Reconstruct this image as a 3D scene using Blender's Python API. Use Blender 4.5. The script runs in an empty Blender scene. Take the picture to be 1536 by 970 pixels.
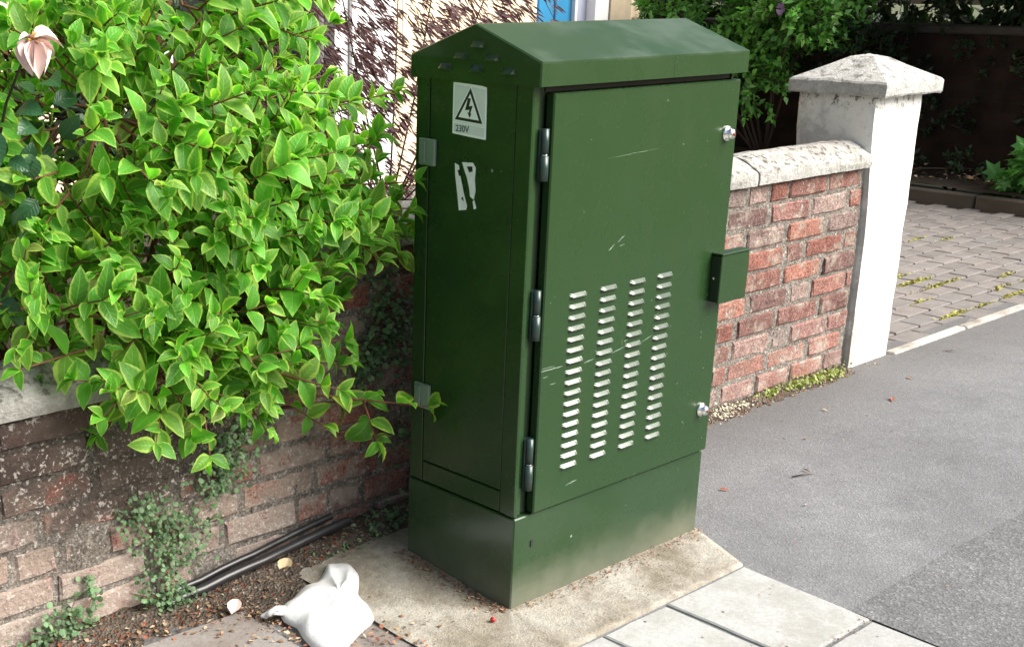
import bpy, math, random
import numpy as np
from mathutils import Vector, Matrix, noise

rnd = random.Random(7)
nprng = np.random.default_rng(11)
scene = bpy.context.scene
COL = scene.collection

# ------------------------------------------------------------------ camera
cam_d = bpy.data.cameras.new('camera'); cam = bpy.data.objects.new('camera', cam_d); COL.objects.link(cam)
CAMP = Vector((-2.0223, -1.8034, 1.3976))
yaw, pitch, roll = 0.7040, 0.3215, 0.0030
F = Vector((math.sin(yaw)*math.cos(pitch), math.cos(yaw)*math.cos(pitch), -math.sin(pitch)))
R0 = Vector((math.cos(yaw), -math.sin(yaw), 0)); U0 = R0.cross(F)
RX = R0*math.cos(roll) + U0*math.sin(roll); UX = -R0*math.sin(roll) + U0*math.cos(roll)
cam.matrix_world = Matrix(((RX.x, UX.x, -F.x, CAMP.x), (RX.y, UX.y, -F.y, CAMP.y), (RX.z, UX.z, -F.z, CAMP.z), (0, 0, 0, 1)))
cam_d.sensor_width = 36; cam_d.lens = 1917.43/1536*36
cam_d.shift_x = 242.2/1536; cam_d.shift_y = 125.15/1536
cam_d.clip_start = 0.05; cam_d.clip_end = 500
scene.camera = cam
scene.render.resolution_x = 1024; scene.render.resolution_y = 646

# ------------------------------------------------------------------ sky and sun
SUN_EL, SUN_DIR = math.radians(42), Vector((0.56, -0.83, 0)).normalized()   # direction towards the sun, on plan
world = bpy.data.worlds.new('World'); scene.world = world; world.use_nodes = True
wn = world.node_tree; bg = wn.nodes['Background']
sky = wn.nodes.new('ShaderNodeTexSky'); sky.sky_type = 'NISHITA'; sky.sun_disc = False
sky.sun_elevation = SUN_EL; sky.sun_rotation = math.atan2(SUN_DIR.x, SUN_DIR.y)
sky.air_density = 1.0; sky.dust_density = 5.0; sky.ozone_density = 0.0
wn.links.new(sky.outputs[0], bg.inputs[0]); bg.inputs[1].default_value = 0.06
sl = bpy.data.lights.new('sun', 'SUN'); sun = bpy.data.objects.new('sun', sl); COL.objects.link(sun)
sl.energy = 2.8; sl.angle = math.radians(48); sl.color = (1.0, 0.975, 0.94)
d = Vector((SUN_DIR.x*math.cos(SUN_EL), SUN_DIR.y*math.cos(SUN_EL), math.sin(SUN_EL)))
sun.rotation_euler = d.to_track_quat('Z', 'Y').to_euler(); sun.location = (0, 0, 8)
vs = scene.view_settings
vs.view_transform = 'Standard'; vs.look = 'None'; vs.gamma = 1; vs.exposure = 1.62; vs.use_curve_mapping = False
scene.render.engine = 'CYCLES'
scene.cycles.max_bounces = 6; scene.cycles.diffuse_bounces = 3; scene.cycles.glossy_bounces = 3; scene.cycles.transmission_bounces = 4

# ------------------------------------------------------------------ material helpers
class NT:
    def __init__(self, name):
        self.m = bpy.data.materials.new(name); self.m.use_nodes = True
        self.t = self.m.node_tree; self.b = self.t.nodes['Principled BSDF']; self.out = self.t.nodes['Material Output']
        self._pos = None
    def n(self, typ, **kw):
        nd = self.t.nodes.new(typ)
        for k, v in kw.items(): setattr(nd, k, v)
        return nd
    def link(self, a, b): self.t.links.new(a, b)
    def put(self, v, sock):
        if isinstance(v, bpy.types.NodeSocket): self.link(v, sock)
        elif v is not None:
            if sock.type == 'RGBA' and len(v) == 3: v = (*v, 1)
            sock.default_value = v
    def pos(self):
        if self._pos is None: self._pos = self.n('ShaderNodeNewGeometry').outputs['Position']
        return self._pos
    def noise(self, scale, detail=4, rough=.55, vec=None, dist=0):
        nd = self.n('ShaderNodeTexNoise'); nd.inputs['Scale'].default_value = scale; nd.inputs['Detail'].default_value = detail
        nd.inputs['Roughness'].default_value = rough; nd.inputs['Distortion'].default_value = dist
        self.link(vec or self.pos(), nd.inputs['Vector']); return nd.outputs['Fac']
    def voro(self, scale, feature='F1', out='Distance', vec=None):
        nd = self.n('ShaderNodeTexVoronoi', feature=feature); nd.inputs['Scale'].default_value = scale
        self.link(vec or self.pos(), nd.inputs['Vector']); return nd.outputs[out]
    def ramp(self, fac, stops):
        nd = self.n('ShaderNodeValToRGB'); cr = nd.color_ramp
        while len(cr.elements) < len(stops): cr.elements.new(0.5)
        for e, (p, c) in zip(cr.elements, stops):
            e.position = p
            if isinstance(c, (int, float)): c = (c, c, c)
            e.color = (*c, 1)
        self.put(fac, nd.inputs[0]); return nd.outputs['Color']
    def mix(self, fac, a, b, mode='MIX'):
        nd = self.n('ShaderNodeMix', data_type='RGBA', blend_type=mode)
        self.put(fac, nd.inputs[0]); self.put(a, nd.inputs[6]); self.put(b, nd.inputs[7]); return nd.outputs[2]
    def math(self, op, a, b=None, c=None, clamp=False):
        nd = self.n('ShaderNodeMath', operation=op, use_clamp=clamp)
        self.put(a, nd.inputs[0])
        if b is not None: self.put(b, nd.inputs[1])
        if c is not None: self.put(c, nd.inputs[2])
        return nd.outputs[0]
    def sep(self, v=None):
        nd = self.n('ShaderNodeSeparateXYZ'); self.link(v or self.pos(), nd.inputs[0]); return nd.outputs
    def mapping(self, scale, vec=None, rot=(0, 0, 0)):
        nd = self.n('ShaderNodeMapping'); nd.inputs['Scale'].default_value = scale; nd.inputs['Rotation'].default_value = rot
        self.link(vec or self.pos(), nd.inputs['Vector']); return nd.outputs[0]
    def smooth(self, v, lo, hi):
        nd = self.n('ShaderNodeMapRange', interpolation_type='SMOOTHSTEP'); self.put(v, nd.inputs[0])
        nd.inputs[1].default_value = lo; nd.inputs[2].default_value = hi; return nd.outputs[0]
    def objrand(self): return self.n('ShaderNodeObjectInfo').outputs['Random']
    def island(self): return self.n('ShaderNodeNewGeometry').outputs['Random Per Island']
    def bump(self, h, strength=.5, dist=.01, prev=None):
        nd = self.n('ShaderNodeBump'); nd.inputs['Strength'].default_value = strength; nd.inputs['Distance'].default_value = dist
        self.link(h, nd.inputs['Height'])
        if prev: self.link(prev, nd.inputs['Normal'])
        return nd.outputs[0]
    def done(self, col, rough=.8, normal=None, spec=.5, metal=0, coat=0, coat_rough=.1, sheen=0):
        b = self.b
        self.put(col, b.inputs['Base Color']); self.put(rough, b.inputs['Roughness'])
        b.inputs['Specular IOR Level'].default_value = spec; self.put(metal, b.inputs['Metallic'])
        b.inputs['Coat Weight'].default_value = coat; b.inputs['Coat Roughness'].default_value = coat_rough
        if normal: self.link(normal, b.inputs['Normal'])
        return self.m
    def translucent(self, col, fac, normal=None):
        tr = self.n('ShaderNodeBsdfTranslucent'); self.put(col, tr.inputs[0])
        if normal: self.link(normal, tr.inputs['Normal'])
        mx = self.n('ShaderNodeMixShader'); mx.inputs[0].default_value = fac
        self.link(self.b.outputs[0], mx.inputs[1]); self.link(tr.outputs[0], mx.inputs[2]); self.link(mx.outputs[0], self.out.inputs[0])

def plain(name, col, rough=.6, spec=.5, metal=0, var=.25, scale=20, bump=0, coat=0):
    t = NT(name); n = t.noise(scale, 5)
    c = t.mix(n, tuple(x*(1-var) for x in col), tuple(min(1, x*(1+var)) for x in col))
    return t.done(c, rough, t.bump(t.noise(scale*3), bump, .005) if bump else None, spec, metal, coat)

# ------------------------------------------------------------------ mesh helpers
def tag(o, label=None, cat=None, group=None, kind=None):
    if label: o['label'] = label
    if cat: o['category'] = cat
    if group: o['group'] = group
    if kind: o['kind'] = kind
    return o
def empty(name, loc=(0, 0, 0), label=None, cat=None, group=None):
    o = bpy.data.objects.new(name, None); o.location = loc; o.empty_display_size = .1; COL.objects.link(o)
    return tag(o, label, cat, group)
def link(name, me, parent=None, loc=None):
    o = bpy.data.objects.new(name, me); COL.objects.link(o)
    if parent:
        o.parent = parent
        base = Vector((0, 0, 0)); p = parent
        while p: base += p.location; p = p.parent
        o.location = (Vector(loc) if loc is not None else Vector((0, 0, 0))) - base
    elif loc is not None: o.location = loc
    return o
class MB:
    def __init__(self): self.v = []; self.f = []; self.s = []
    def add(self, vs, fs, smooth=False):
        k = len(self.v); self.v += [tuple(p) for p in vs]
        for f in fs: self.f.append([k+i for i in f]); self.s.append(smooth)
        return self
    def box(self, a, b, bev=0.0):
        x0, y0, z0 = a; x1, y1, z1 = b
        if bev <= 0:
            return self.add([(x0,y0,z0),(x1,y0,z0),(x1,y1,z0),(x0,y1,z0),(x0,y0,z1),(x1,y0,z1),(x1,y1,z1),(x0,y1,z1)],
                [(3,2,1,0),(4,5,6,7),(0,1,5,4),(1,2,6,5),(2,3,7,6),(3,0,4,7)])
        V = []; c = ((x0,x1),(y0,y1),(z0,z1))
        idx = {}
        for ax in range(3):
            for i in (0,1):
                for j in (0,1):
                    for k in (0,1):
                        s = (i,j,k); p = []
                        for q in range(3):
                            val = c[q][s[q]]
                            if q != ax: val += bev if s[q] == 0 else -bev
                            p.append(val)
                        idx[(ax,s)] = len(V); V.append(p)
        Fs = []
        for ax in range(3):
            o1, o2 = [q for q in range(3) if q != ax]
            for sd in (0,1):
                q4 = []
                for (i,j) in ((0,0),(1,0),(1,1),(0,1)):
                    s = [0,0,0]; s[ax] = sd; s[o1] = i; s[o2] = j; q4.append(idx[(ax,tuple(s))])
                flip = (sd == 1) != (ax == 1)
                Fs.append(q4 if flip else q4[::-1])
        for e in range(3):
            a1, a2 = [q for q in range(3) if q != e]
            for i in (0,1):
                for j in (0,1):
                    s0=[0,0,0]; s0[a1]=i; s0[a2]=j; s1=s0[:]; s1[e]=1
                    q4=[idx[(a1,tuple(s0))],idx[(a1,tuple(s1))],idx[(a2,tuple(s1))],idx[(a2,tuple(s0))]]
                    Fs.append(q4)
        for i in (0,1):
            for j in (0,1):
                for k in (0,1): Fs.append([idx[(ax,(i,j,k))] for ax in range(3)])
        # orient outward
        cen = Vector(((x0+x1)/2,(y0+y1)/2,(z0+z1)/2))
        for f in Fs:
            P = [Vector(V[i]) for i in f]; nrm = (P[1]-P[0]).cross(P[2]-P[0])
            if nrm.dot(sum(P, Vector())/len(P)-cen) < 0: f.reverse()
        return self.add(V, Fs)
    def tube(self, pts, rad, n=6, cap=True, smooth=True):
        pts = [Vector(p) for p in pts]; rad = rad if isinstance(rad, (list, tuple)) else [rad]*len(pts)
        V = []; up = Vector((.13, .27, .95))
        for i, p in enumerate(pts):
            t = (pts[min(i+1, len(pts)-1)] - pts[max(i-1, 0)]).normalized()
            a = t.cross(up)
            if a.length < 1e-3: a = t.cross(Vector((1, 0, 0)))
            a.normalize(); b = t.cross(a)
            for k in range(n):
                an = 2*math.pi*k/n; V.append(p + (a*math.cos(an)+b*math.sin(an))*rad[i])
        Fs = [(i*n+k, i*n+(k+1) % n, (i+1)*n+(k+1) % n, (i+1)*n+k) for i in range(len(pts)-1) for k in range(n)]
        if cap: Fs += [tuple(range(n))[::-1], tuple((len(pts)-1)*n+k for k in range(n))]
        return self.add(V, Fs, smooth)
    def prism(self, poly, axis, a, b):
        """extrude a 2-D polygon along an axis: 'x' -> poly in (y,z), 'y' -> (x,z), 'z' -> (x,y)"""
        def P(u, w, t): return {'x': (t, u, w), 'y': (u, t, w), 'z': (u, w, t)}[axis]
        n = len(poly); V = [P(u, w, a) for u, w in poly] + [P(u, w, b) for u, w in poly]
        Fs = [(i, (i+1) % n, n+(i+1) % n, n+i) for i in range(n)] + [tuple(range(n))[::-1], tuple(range(n, 2*n))]
        k = len(self.v); self.add(V, Fs); return self
    def mesh(self, name, mat=None, fixn=False):
        me = bpy.data.meshes.new(name); me.from_pydata(self.v, [], self.f)
        me.polygons.foreach_set('use_smooth', self.s)
        if fixn:
            import bmesh
            bm = bmesh.new(); bm.from_mesh(me); bmesh.ops.recalc_face_normals(bm, faces=bm.faces); bm.to_mesh(me); bm.free()
        if mat: me.materials.append(mat)
        me.update(); return me
    def build(self, name, mat, parent=None, loc=None, fixn=True):
        """loc: world point the mesh's own origin sits at (vertices are given relative to it)"""
        return link(name, self.mesh(name, mat, fixn), parent, loc)
def abox(name, a, b, mat, parent=None, bev=0.0):
    """box in world coordinates"""
    c = [(p+q)/2 for p, q in zip(a, b)]; c[2] = a[2]
    m = MB().box([p-q for p, q in zip(a, c)], [p-q for p, q in zip(b, c)], bev)
    return m.build(name, mat, parent, c, fixn=False)
def sm(x, a, b):
    t = max(0., min(1., (x-a)/(b-a))); return t*t*(3-2*t)
def nz(x, y, z=0., s=1.): return noise.noise(Vector((x*s, y*s, z*s)))

# ------------------------------------------------------------------ materials
def m_asphalt(name, base, fine, agg, contrast):
    t = NT(name)
    big = t.noise(1.3, 5, .6); mid = t.noise(9, 6, .65)
    v = t.voro(agg, out='Color'); vv = t.sep(v)[0]
    c = t.ramp(vv, [(0, tuple(x*(1-contrast) for x in base)), (.55, base), (.9, tuple(x*(1+contrast) for x in base)), (1, tuple(min(1, x*(1+2.6*contrast)) for x in base))])
    c = t.mix(1, c, t.ramp(big, [(.3, .82), (.7, 1.14)]), 'MULTIPLY')
    c = t.mix(1, c, t.ramp(mid, [(.3, .86), (.7, 1.12)]), 'MULTIPLY')
    _y = t.sep()[1]; c = t.mix(t.math('MULTIPLY', t.smooth(t.math('ADD', _y, t.math('MULTIPLY', mid, .5)), .38, .78), .4), c, (.06, .053, .046))
    spot = t.noise(38, 3, .5)
    c = t.mix(t.smooth(spot, .70, .76), c, (.03, .027, .022))
    h = t.math('ADD', t.voro(agg), t.noise(fine, 4, .7))
    return t.done(c, .82, t.bump(h, .32, .006), .35)
M_asph = m_asphalt('worn_asphalt', (.148, .151, .155), 220, 190, .13)
M_patch = m_asphalt('coarse_asphalt', (.122, .124, .127), 190, 160, .24)
M_road = m_asphalt('road_asphalt', (.07, .07, .07), 160, 90, .4)

def m_slab(name, base, dirt, dirt_amt, speck=.25):
    t = NT(name)
    r = t.objrand(); big = t.noise(5, 6, .65); fine = t.noise(90, 5, .7)
    c = t.mix(r, tuple(x*.9 for x in base), tuple(x*1.08 for x in base))
    c = t.mix(1, c, t.ramp(fine, [(.25, 1-speck), (.75, 1+speck*.5)]), 'MULTIPLY')
    c = t.mix(t.math('MULTIPLY', t.smooth(big, .42, .68), dirt_amt), c, dirt)
    s = t.voro(26); c = t.mix(t.math('MULTIPLY', t.smooth(s, .14, .07), t.smooth(t.noise(11), .5, .6)), c, (.07, .05, .04))
    return t.done(c, .85, t.bump(t.math('ADD', fine, t.noise(300, 3, .7)), .35, .004), .3)
M_slab = m_slab('pale_concrete_slab', (.37, .378, .365), (.24, .235, .205), .6)
M_slab_d = m_slab('dull_concrete_slab', (.235, .215, .20), (.15, .12, .10), .7)
def m_pad():
    t = NT('sandy_concrete')
    a = t.noise(4.5, 7, .65); b = t.noise(26, 6, .7); f = t.noise(170, 4, .7)
    c = t.ramp(a, [(.28, (.16, .138, .10)), (.45, (.24, .213, .165)), (.56, (.33, .308, .26)), (.72, (.41, .395, .35))])
    c = t.mix(1, c, t.ramp(b, [(.25, .62), (.55, 1.0), (.8, 1.16)]), 'MULTIPLY')
    c = t.mix(1, c, t.ramp(f, [(.3, .78), (.7, 1.15)]), 'MULTIPLY')
    return t.done(c, .9, t.bump(t.math('ADD', b, t.math('MULTIPLY', f, .6)), .7, .008), .25)
M_pad = m_pad()
def m_soil():
    t = NT('gritty_soil')
    b = t.noise(30, 6, .7); v = t.sep(t.voro(140, out='Color'))
    c = t.ramp(b, [(.25, (.05, .040, .032)), (.5, (.115, .093, .073)), (.75, (.21, .175, .14))])
    c = t.mix(t.smooth(v[0], .88, .97), c, (.34, .29, .24))
    c = t.mix(t.smooth(v[1], .9, .97), c, (.25, .07, .03))
    return t.done(c, .95, t.bump(t.math('ADD', t.noise(90, 5, .75), t.voro(140)), 1, .012), .15)
M_soil = m_soil()
M_garden = plain('garden_soil', (.035, .028, .02), .95, .2, 0, .5, 12, .8)
M_ground = plain('far_ground', (.10, .11, .06), .95, .2, 0, .4, 3, .3)

def m_brick():
    t = NT('weathered_red_brick')
    r = t.objrand()
    x, y, z = t.sep()
    base = t.ramp(r, [(0, (.19, .082, .064)), (.2, (.255, .108, .082)), (.38, (.125, .078, .072)), (.52, (.28, .127, .094)), (.68, (.21, .112, .098)), (.82, (.28, .195, .172)), (.93, (.18, .148, .135)), (1, (.235, .10, .074))])
    f = t.noise(75, 6, .7); m = t.noise(17, 6, .7); g = t.noise(6.5, 5, .65)
    c = t.mix(1, base, t.ramp(m, [(.28, .55), (.5, 1.0), (.75, 1.3)]), 'MULTIPLY')
    c = t.mix(1, c, t.ramp(f, [(.3, .76), (.7, 1.18)]), 'MULTIPLY')
    gr = t.noise(150, 3, .7); c = t.mix(1, c, t.ramp(gr, [(.35, .55), (.5, 1.0), (.65, 1.5)]), 'MULTIPLY')
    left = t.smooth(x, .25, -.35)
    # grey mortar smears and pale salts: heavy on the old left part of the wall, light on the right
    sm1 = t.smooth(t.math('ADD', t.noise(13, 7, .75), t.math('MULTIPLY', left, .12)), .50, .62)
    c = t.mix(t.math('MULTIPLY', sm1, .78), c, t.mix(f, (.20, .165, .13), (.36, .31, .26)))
    # nearly black, uneven band below the left coping
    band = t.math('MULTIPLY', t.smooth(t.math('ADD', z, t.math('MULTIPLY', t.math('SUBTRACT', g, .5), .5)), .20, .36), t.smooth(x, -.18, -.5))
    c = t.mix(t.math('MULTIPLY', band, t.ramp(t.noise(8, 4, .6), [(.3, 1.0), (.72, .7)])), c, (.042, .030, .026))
    # white crumbs of lime and lichen
    w2 = t.math('MULTIPLY', t.smooth(t.noise(120, 2, .6), .60, .66), t.math('MULTIPLY', left, t.smooth(t.noise(5, 3, .6), .40, .58)))
    c = t.mix(t.math('MULTIPLY', w2, .75), c, (.52, .48, .43))
    w = t.math('MULTIPLY', t.smooth(t.noise(62, 4, .7), .57, .64), t.smooth(t.math('ADD', g, t.math('MULTIPLY', left, .13)), .50, .60))
    c = t.mix(t.math('MULTIPLY', w, .6), c, (.52, .49, .45))
    low = t.smooth(t.math('ADD', z, t.math('MULTIPLY', m, .12)), .30, .08)
    c = t.mix(t.math('MULTIPLY', low, t.ramp(g, [(.35, .05), (.65, .42)])), c, (.46, .38, .34))
    h = t.math('ADD', t.math('MULTIPLY', m, .9), t.math('MULTIPLY', f, .5))
    return t.done(c, .92, t.bump(h, .9, .014), .25)
M_brick = m_brick()
def m_mortar():
    t = NT('old_lime_mortar')
    x, y, z = t.sep()
    f = t.noise(110, 5, .75); m = t.noise(14, 6, .7)
    c = t.ramp(m, [(.25, (.145, .125, .105)), (.5, (.235, .21, .182)), (.75, (.33, .305, .275))])
    c = t.mix(1, c, t.ramp(f, [(.3, .6), (.7, 1.2)]), 'MULTIPLY')
    g = t.noise(6.5, 5, .65)
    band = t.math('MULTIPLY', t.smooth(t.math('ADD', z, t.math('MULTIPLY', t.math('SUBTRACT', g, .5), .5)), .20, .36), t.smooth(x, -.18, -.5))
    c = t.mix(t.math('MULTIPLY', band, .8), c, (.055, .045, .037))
    c = t.mix(1, c, t.ramp(t.noise(150, 3, .7), [(.35, .5), (.5, 1.0), (.65, 1.5)]), 'MULTIPLY')
    w = t.smooth(t.noise(70, 4, .7), .56, .64)
    c = t.mix(t.math('MULTIPLY', w, .7), c, (.58, .55, .5))
    return t.done(c, .95, t.bump(t.math('ADD', f, m), 1, .012), .2)
M_mortar = m_mortar()
def m_coping():
    t = NT('weathered_coping_stone')
    x, y, z = t.sep()
    f = t.noise(95, 5, .75); m = t.noise(11, 7, .72); p = t.noise(34, 5, .65)
    c = t.ramp(m, [(.28, (.27, .26, .23)), (.5, (.42, .415, .385)), (.72, (.55, .55, .52))])
    c = t.mix(1, c, t.ramp(f, [(.25, .68), (.7, 1.12)]), 'MULTIPLY')
    nrm = t.sep(t.n('ShaderNodeNewGeometry').outputs['Normal'])[2]
    up = t.smooth(nrm, .2, .8)
    c = t.mix(t.math('MULTIPLY', t.smooth(p, .51, .62), t.math('ADD', .30, t.math('MULTIPLY', up, .58))), c, (.085, .075, .06))
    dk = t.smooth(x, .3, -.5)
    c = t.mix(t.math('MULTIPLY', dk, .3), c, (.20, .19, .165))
    return t.done(c, .9, t.bump(t.math('ADD', m, t.math('MULTIPLY', t.math('ADD', f, p), .6)), .9, .014), .25)
M_coping = m_coping()
def m_pillar():
    t = NT('flaking_white_masonry_paint')
    x, y, z = t.sep()
    f = t.noise(120, 4, .7); m = t.noise(9, 7, .7); p = t.noise(27, 6, .75)
    c = t.mix(m, (.66, .66, .63), (.78, .79, .77))
    low = t.smooth(z, .42, .05)
    fl = t.smooth(t.math('ADD', p, t.math('MULTIPLY', low, .20)), .60, .68)
    c = t.mix(t.math('MULTIPLY', fl, .8), c, t.mix(f, (.34, .31, .26), (.56, .53, .47)))
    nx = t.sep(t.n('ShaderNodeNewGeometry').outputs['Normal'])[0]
    side = t.smooth(nx, -.5, -.9)     # grey patches only on the west face
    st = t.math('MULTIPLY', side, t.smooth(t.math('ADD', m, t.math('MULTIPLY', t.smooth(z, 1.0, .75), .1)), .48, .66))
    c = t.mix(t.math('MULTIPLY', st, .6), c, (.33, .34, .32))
    top = t.math('MULTIPLY', t.smooth(z, .955, .985), t.smooth(p, .5, .6))
    c = t.mix(t.math('MULTIPLY', top, .9), c, (.09, .065, .045))
    return t.done(c, .75, t.bump(t.math('ADD', t.math('MULTIPLY', p, 1.0), t.math('MULTIPLY', f, .4)), .55, .012), .3)
M_pillar = m_pillar()
def m_cap():
    t = NT('lichened_cap_stone')
    f = t.noise(100, 5, .75); m = t.noise(10, 7, .72); p = t.noise(30, 6, .7)
    c = t.ramp(m, [(.3, (.40, .40, .375)), (.7, (.68, .68, .65))])
    c = t.mix(1, c, t.ramp(f, [(.25, .65), (.7, 1.1)]), 'MULTIPLY')
    up = t.smooth(t.sep(t.n('ShaderNodeNewGeometry').outputs['Normal'])[2], .3, .8)
    c = t.mix(t.math('MULTIPLY', t.smooth(p, .50, .64), t.math('ADD', .2, t.math('MULTIPLY', up, .6))), c, (.11, .10, .085))
    return t.done(c, .9, t.bump(t.math('ADD', m, f), .9, .012), .25)
M_cap = m_cap()

def m_green(name='green_cabinet_paint', coat=.12, spec=.32):
    t = NT(name)
    x, y, z = t.sep()
    a = t.noise(2.2, 4, .5); s = t.noise(1, 5, .6, t.mapping((16, 16, 1.1))); f = t.noise(260, 3, .6)
    c = t.mix(a, (.0140, .0395, .0115), (.0175, .046, .0145))
    c = t.mix(t.math('MULTIPLY', t.smooth(s, .5, .75), .16), c, (.030, .048, .015))  # vertical yellowish reflections painted into the green
    n2 = t.noise(13, 6, .75); n3 = t.noise(4, 5, .6)
    low = t.math('MULTIPLY', t.smooth(t.math('ADD', z, t.math('MULTIPLY', n2, -.11)), .075, -.06), 1.0)
    c = t.mix(t.math('MULTIPLY', low, .62), c, (.19, .185, .14))
    plinth = t.smooth(z, .236, .228)
    c = t.mix(t.math('MULTIPLY', plinth, t.math('MULTIPLY', t.smooth(n3, .35, .65), .4)), c, (.028, .055, .03))
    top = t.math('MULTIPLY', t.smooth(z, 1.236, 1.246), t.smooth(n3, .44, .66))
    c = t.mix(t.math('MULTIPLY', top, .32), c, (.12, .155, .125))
    fl = t.smooth(t.noise(70, 2, .5), .79, .82)
    c = t.mix(t.math('MULTIPLY', fl, .5), c, (.3, .34, .3))
    rough = t.ramp(t.noise(7, 5, .65), [(.3, .20), (.7, .34)])
    rough = t.mix(low, rough, (.85, .85, .85))
    w = t.noise(3.2, 2, .5)
    roof = t.smooth(z, 1.238, 1.247); rough = t.mix(roof, rough, (.46, .46, .46))
    t.link(t.math('MULTIPLY', t.math('SUBTRACT', 1, roof), coat), t.b.inputs['Coat Weight'])
    return t.done(c, rough, t.bump(t.math('ADD', t.math('MULTIPLY', f, .02), t.math('MULTIPLY', w, 1.2)), .08, .010), spec, 0, coat, .12)
M_green = m_green()
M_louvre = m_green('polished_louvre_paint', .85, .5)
M_recess = plain('dark_green_channel', (.010, .024, .009), .5, .4)
M_hinge = plain('painted_steel_hinge', (.016, .036, .030), .3, .5, 0, .2, 40)
M_clip = plain('dull_grey_green_clip', (.16, .22, .17), .45, .5, 0, .2, 40)
M_chrome = plain('chrome', (.80, .80, .78), .16, .5, 1, .08, 60)
M_shade_black = plain('shade_black', (.012, .013, .012), .6)  # near-black colour that stands in for shade in gaps and holes
M_white = plain('sticker_white', (.86, .88, .88), .45, .5, 0, .05, 30)
M_grey = plain('sticker_grey', (.66, .70, .70), .45, .5, 0, .06, 30)
M_ink = plain('black_ink', (.012, .012, .013), .5)
M_worn = plain('torn_sticker_paper', (.78, .80, .79), .7, .3, 0, .2, 60)
M_scratch = plain('bare_scratch', (.22, .28, .22), .6, .4, 0, .4, 120)
M_pipe = plain('black_plastic_pipe', (.022, .022, .024), .32, .5, 0, .5, 40)

def m_leaf(name, green, edge, vary, margin, trans=.32, gloss=.38):
    t = NT(name)
    uv = t.sep(t.n('ShaderNodeUVMap').outputs[0]); u = t.math('ABSOLUTE', t.math('SUBTRACT', t.math('MULTIPLY', uv[0], 2), 1))
    r = t.math('FRACT', t.math('ADD', t.objrand(), t.island())); n = t.noise(55, 4, .6)
    g = t.mix(r, tuple(x*(1-vary) for x in green), tuple(x*(1+vary) for x in green))
    r2 = t.math('FRACT', t.math('MULTIPLY', r, 7.31))
    g = t.mix(t.math('MULTIPLY', t.smooth(r2, .55, 1), .45), g, (edge[0]*.62, edge[1]*.66, edge[2]*.6))
    vein = t.math('FRACT', t.math('SUBTRACT', t.math('MULTIPLY', uv[1], 7), t.math('MULTIPLY', u, 1.6)))
    vm = t.math('ABSOLUTE', t.math('SUBTRACT', vein, .5))
    if margin < 1: g = t.mix(t.math('MULTIPLY', t.smooth(t.math('FRACT', t.math('MULTIPLY', r, 13.7)), .93, .97), .6), g, (.20, .13, .04))
    lit = t.math('MAXIMUM', t.math('MULTIPLY', t.smooth(vm, .12, .02), .35), t.smooth(u, .10, .02))
    g = t.mix(t.math('MULTIPLY', lit, .5), g, tuple(min(1, x*1.6+.03) for x in green))
    if margin < 1:
        e = t.smooth(t.math('ADD', t.math('ADD', u, t.math('MULTIPLY', t.math('SUBTRACT', r2, .5), .30)), t.math('MULTIPLY', t.math('SUBTRACT', n, .5), .8)), margin, margin+.16)
        tip = t.smooth(uv[1], .86, .99)
        e = t.math('MAXIMUM', e, t.math('MULTIPLY', tip, .7))
        g = t.mix(t.math('MULTIPLY', e, t.math('ADD', .55, t.math('MULTIPLY', r, .4))), g, edge)
    b = t.bump(t.math('SUBTRACT', t.math('MULTIPLY', vm, .6), t.math('MULTIPLY', t.smooth(u, .12, .0), .5)), .35, .004)
    t.done(g, gloss, b, .45)
    t.translucent(t.mix(1, g, (1.25, 1.45, .6), 'MULTIPLY'), trans)
    return t.m
M_leaf = m_leaf('variegated_leaf', (.105, .33, .030), (.43, .62, .11), .40, .68, .46, .5)
M_rose_leaf = m_leaf('dark_rose_leaf', (.022, .075, .028), (.06, .12, .05), .35, 2, .2, .35)
M_small = m_leaf('small_wall_leaf', (.10, .19, .085), (.55, .60, .42), .5, 2, .25, .45)
M_small_y = m_leaf('yellowing_weed_leaf', (.22, .27, .06), (.5, .45, .2), .45, 2, .25, .5)
M_shrub = m_leaf('glossy_shrub_leaf', (.085, .25, .040), (.15, .3, .08), .5, 2, .3, .35)
M_hedge = m_leaf('dark_hedge_leaf', (.016, .042, .014), (.05, .09, .03), .5, 2, .2, .5)
M_maple = m_leaf('purple_maple_leaf', (.060, .016, .019), (.10, .03, .03), .5, 2, .25, .45)
M_bright = m_leaf('lobed_green_leaf', (.085, .27, .06), (.2, .4, .1), .35, 2, .3, .4)
M_twig = plain('red_brown_twig', (.14, .062, .035), .7, .3, 0, .35, 60)
M_bark = plain('dark_bark', (.055, .042, .032), .9, .2, 0, .4, 40, .6)
M_litter_t = NT('dead_leaf_litter')
_r = M_litter_t.island()
M_litter = M_litter_t.done(M_litter_t.ramp(_r, [(0, (.06, .03, .018)), (.3, (.16, .085, .045)), (.5, (.28, .19, .10)), (.68, (.22, .05, .025)), (.82, (.42, .33, .22)), (1, (.10, .06, .04))]), .85)

# ------------------------------------------------------------------ the ground
g = MB().box((-90, -90, -.5), (90, 90, -.06)).build('ground', M_ground); tag(g, kind='structure')
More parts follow.
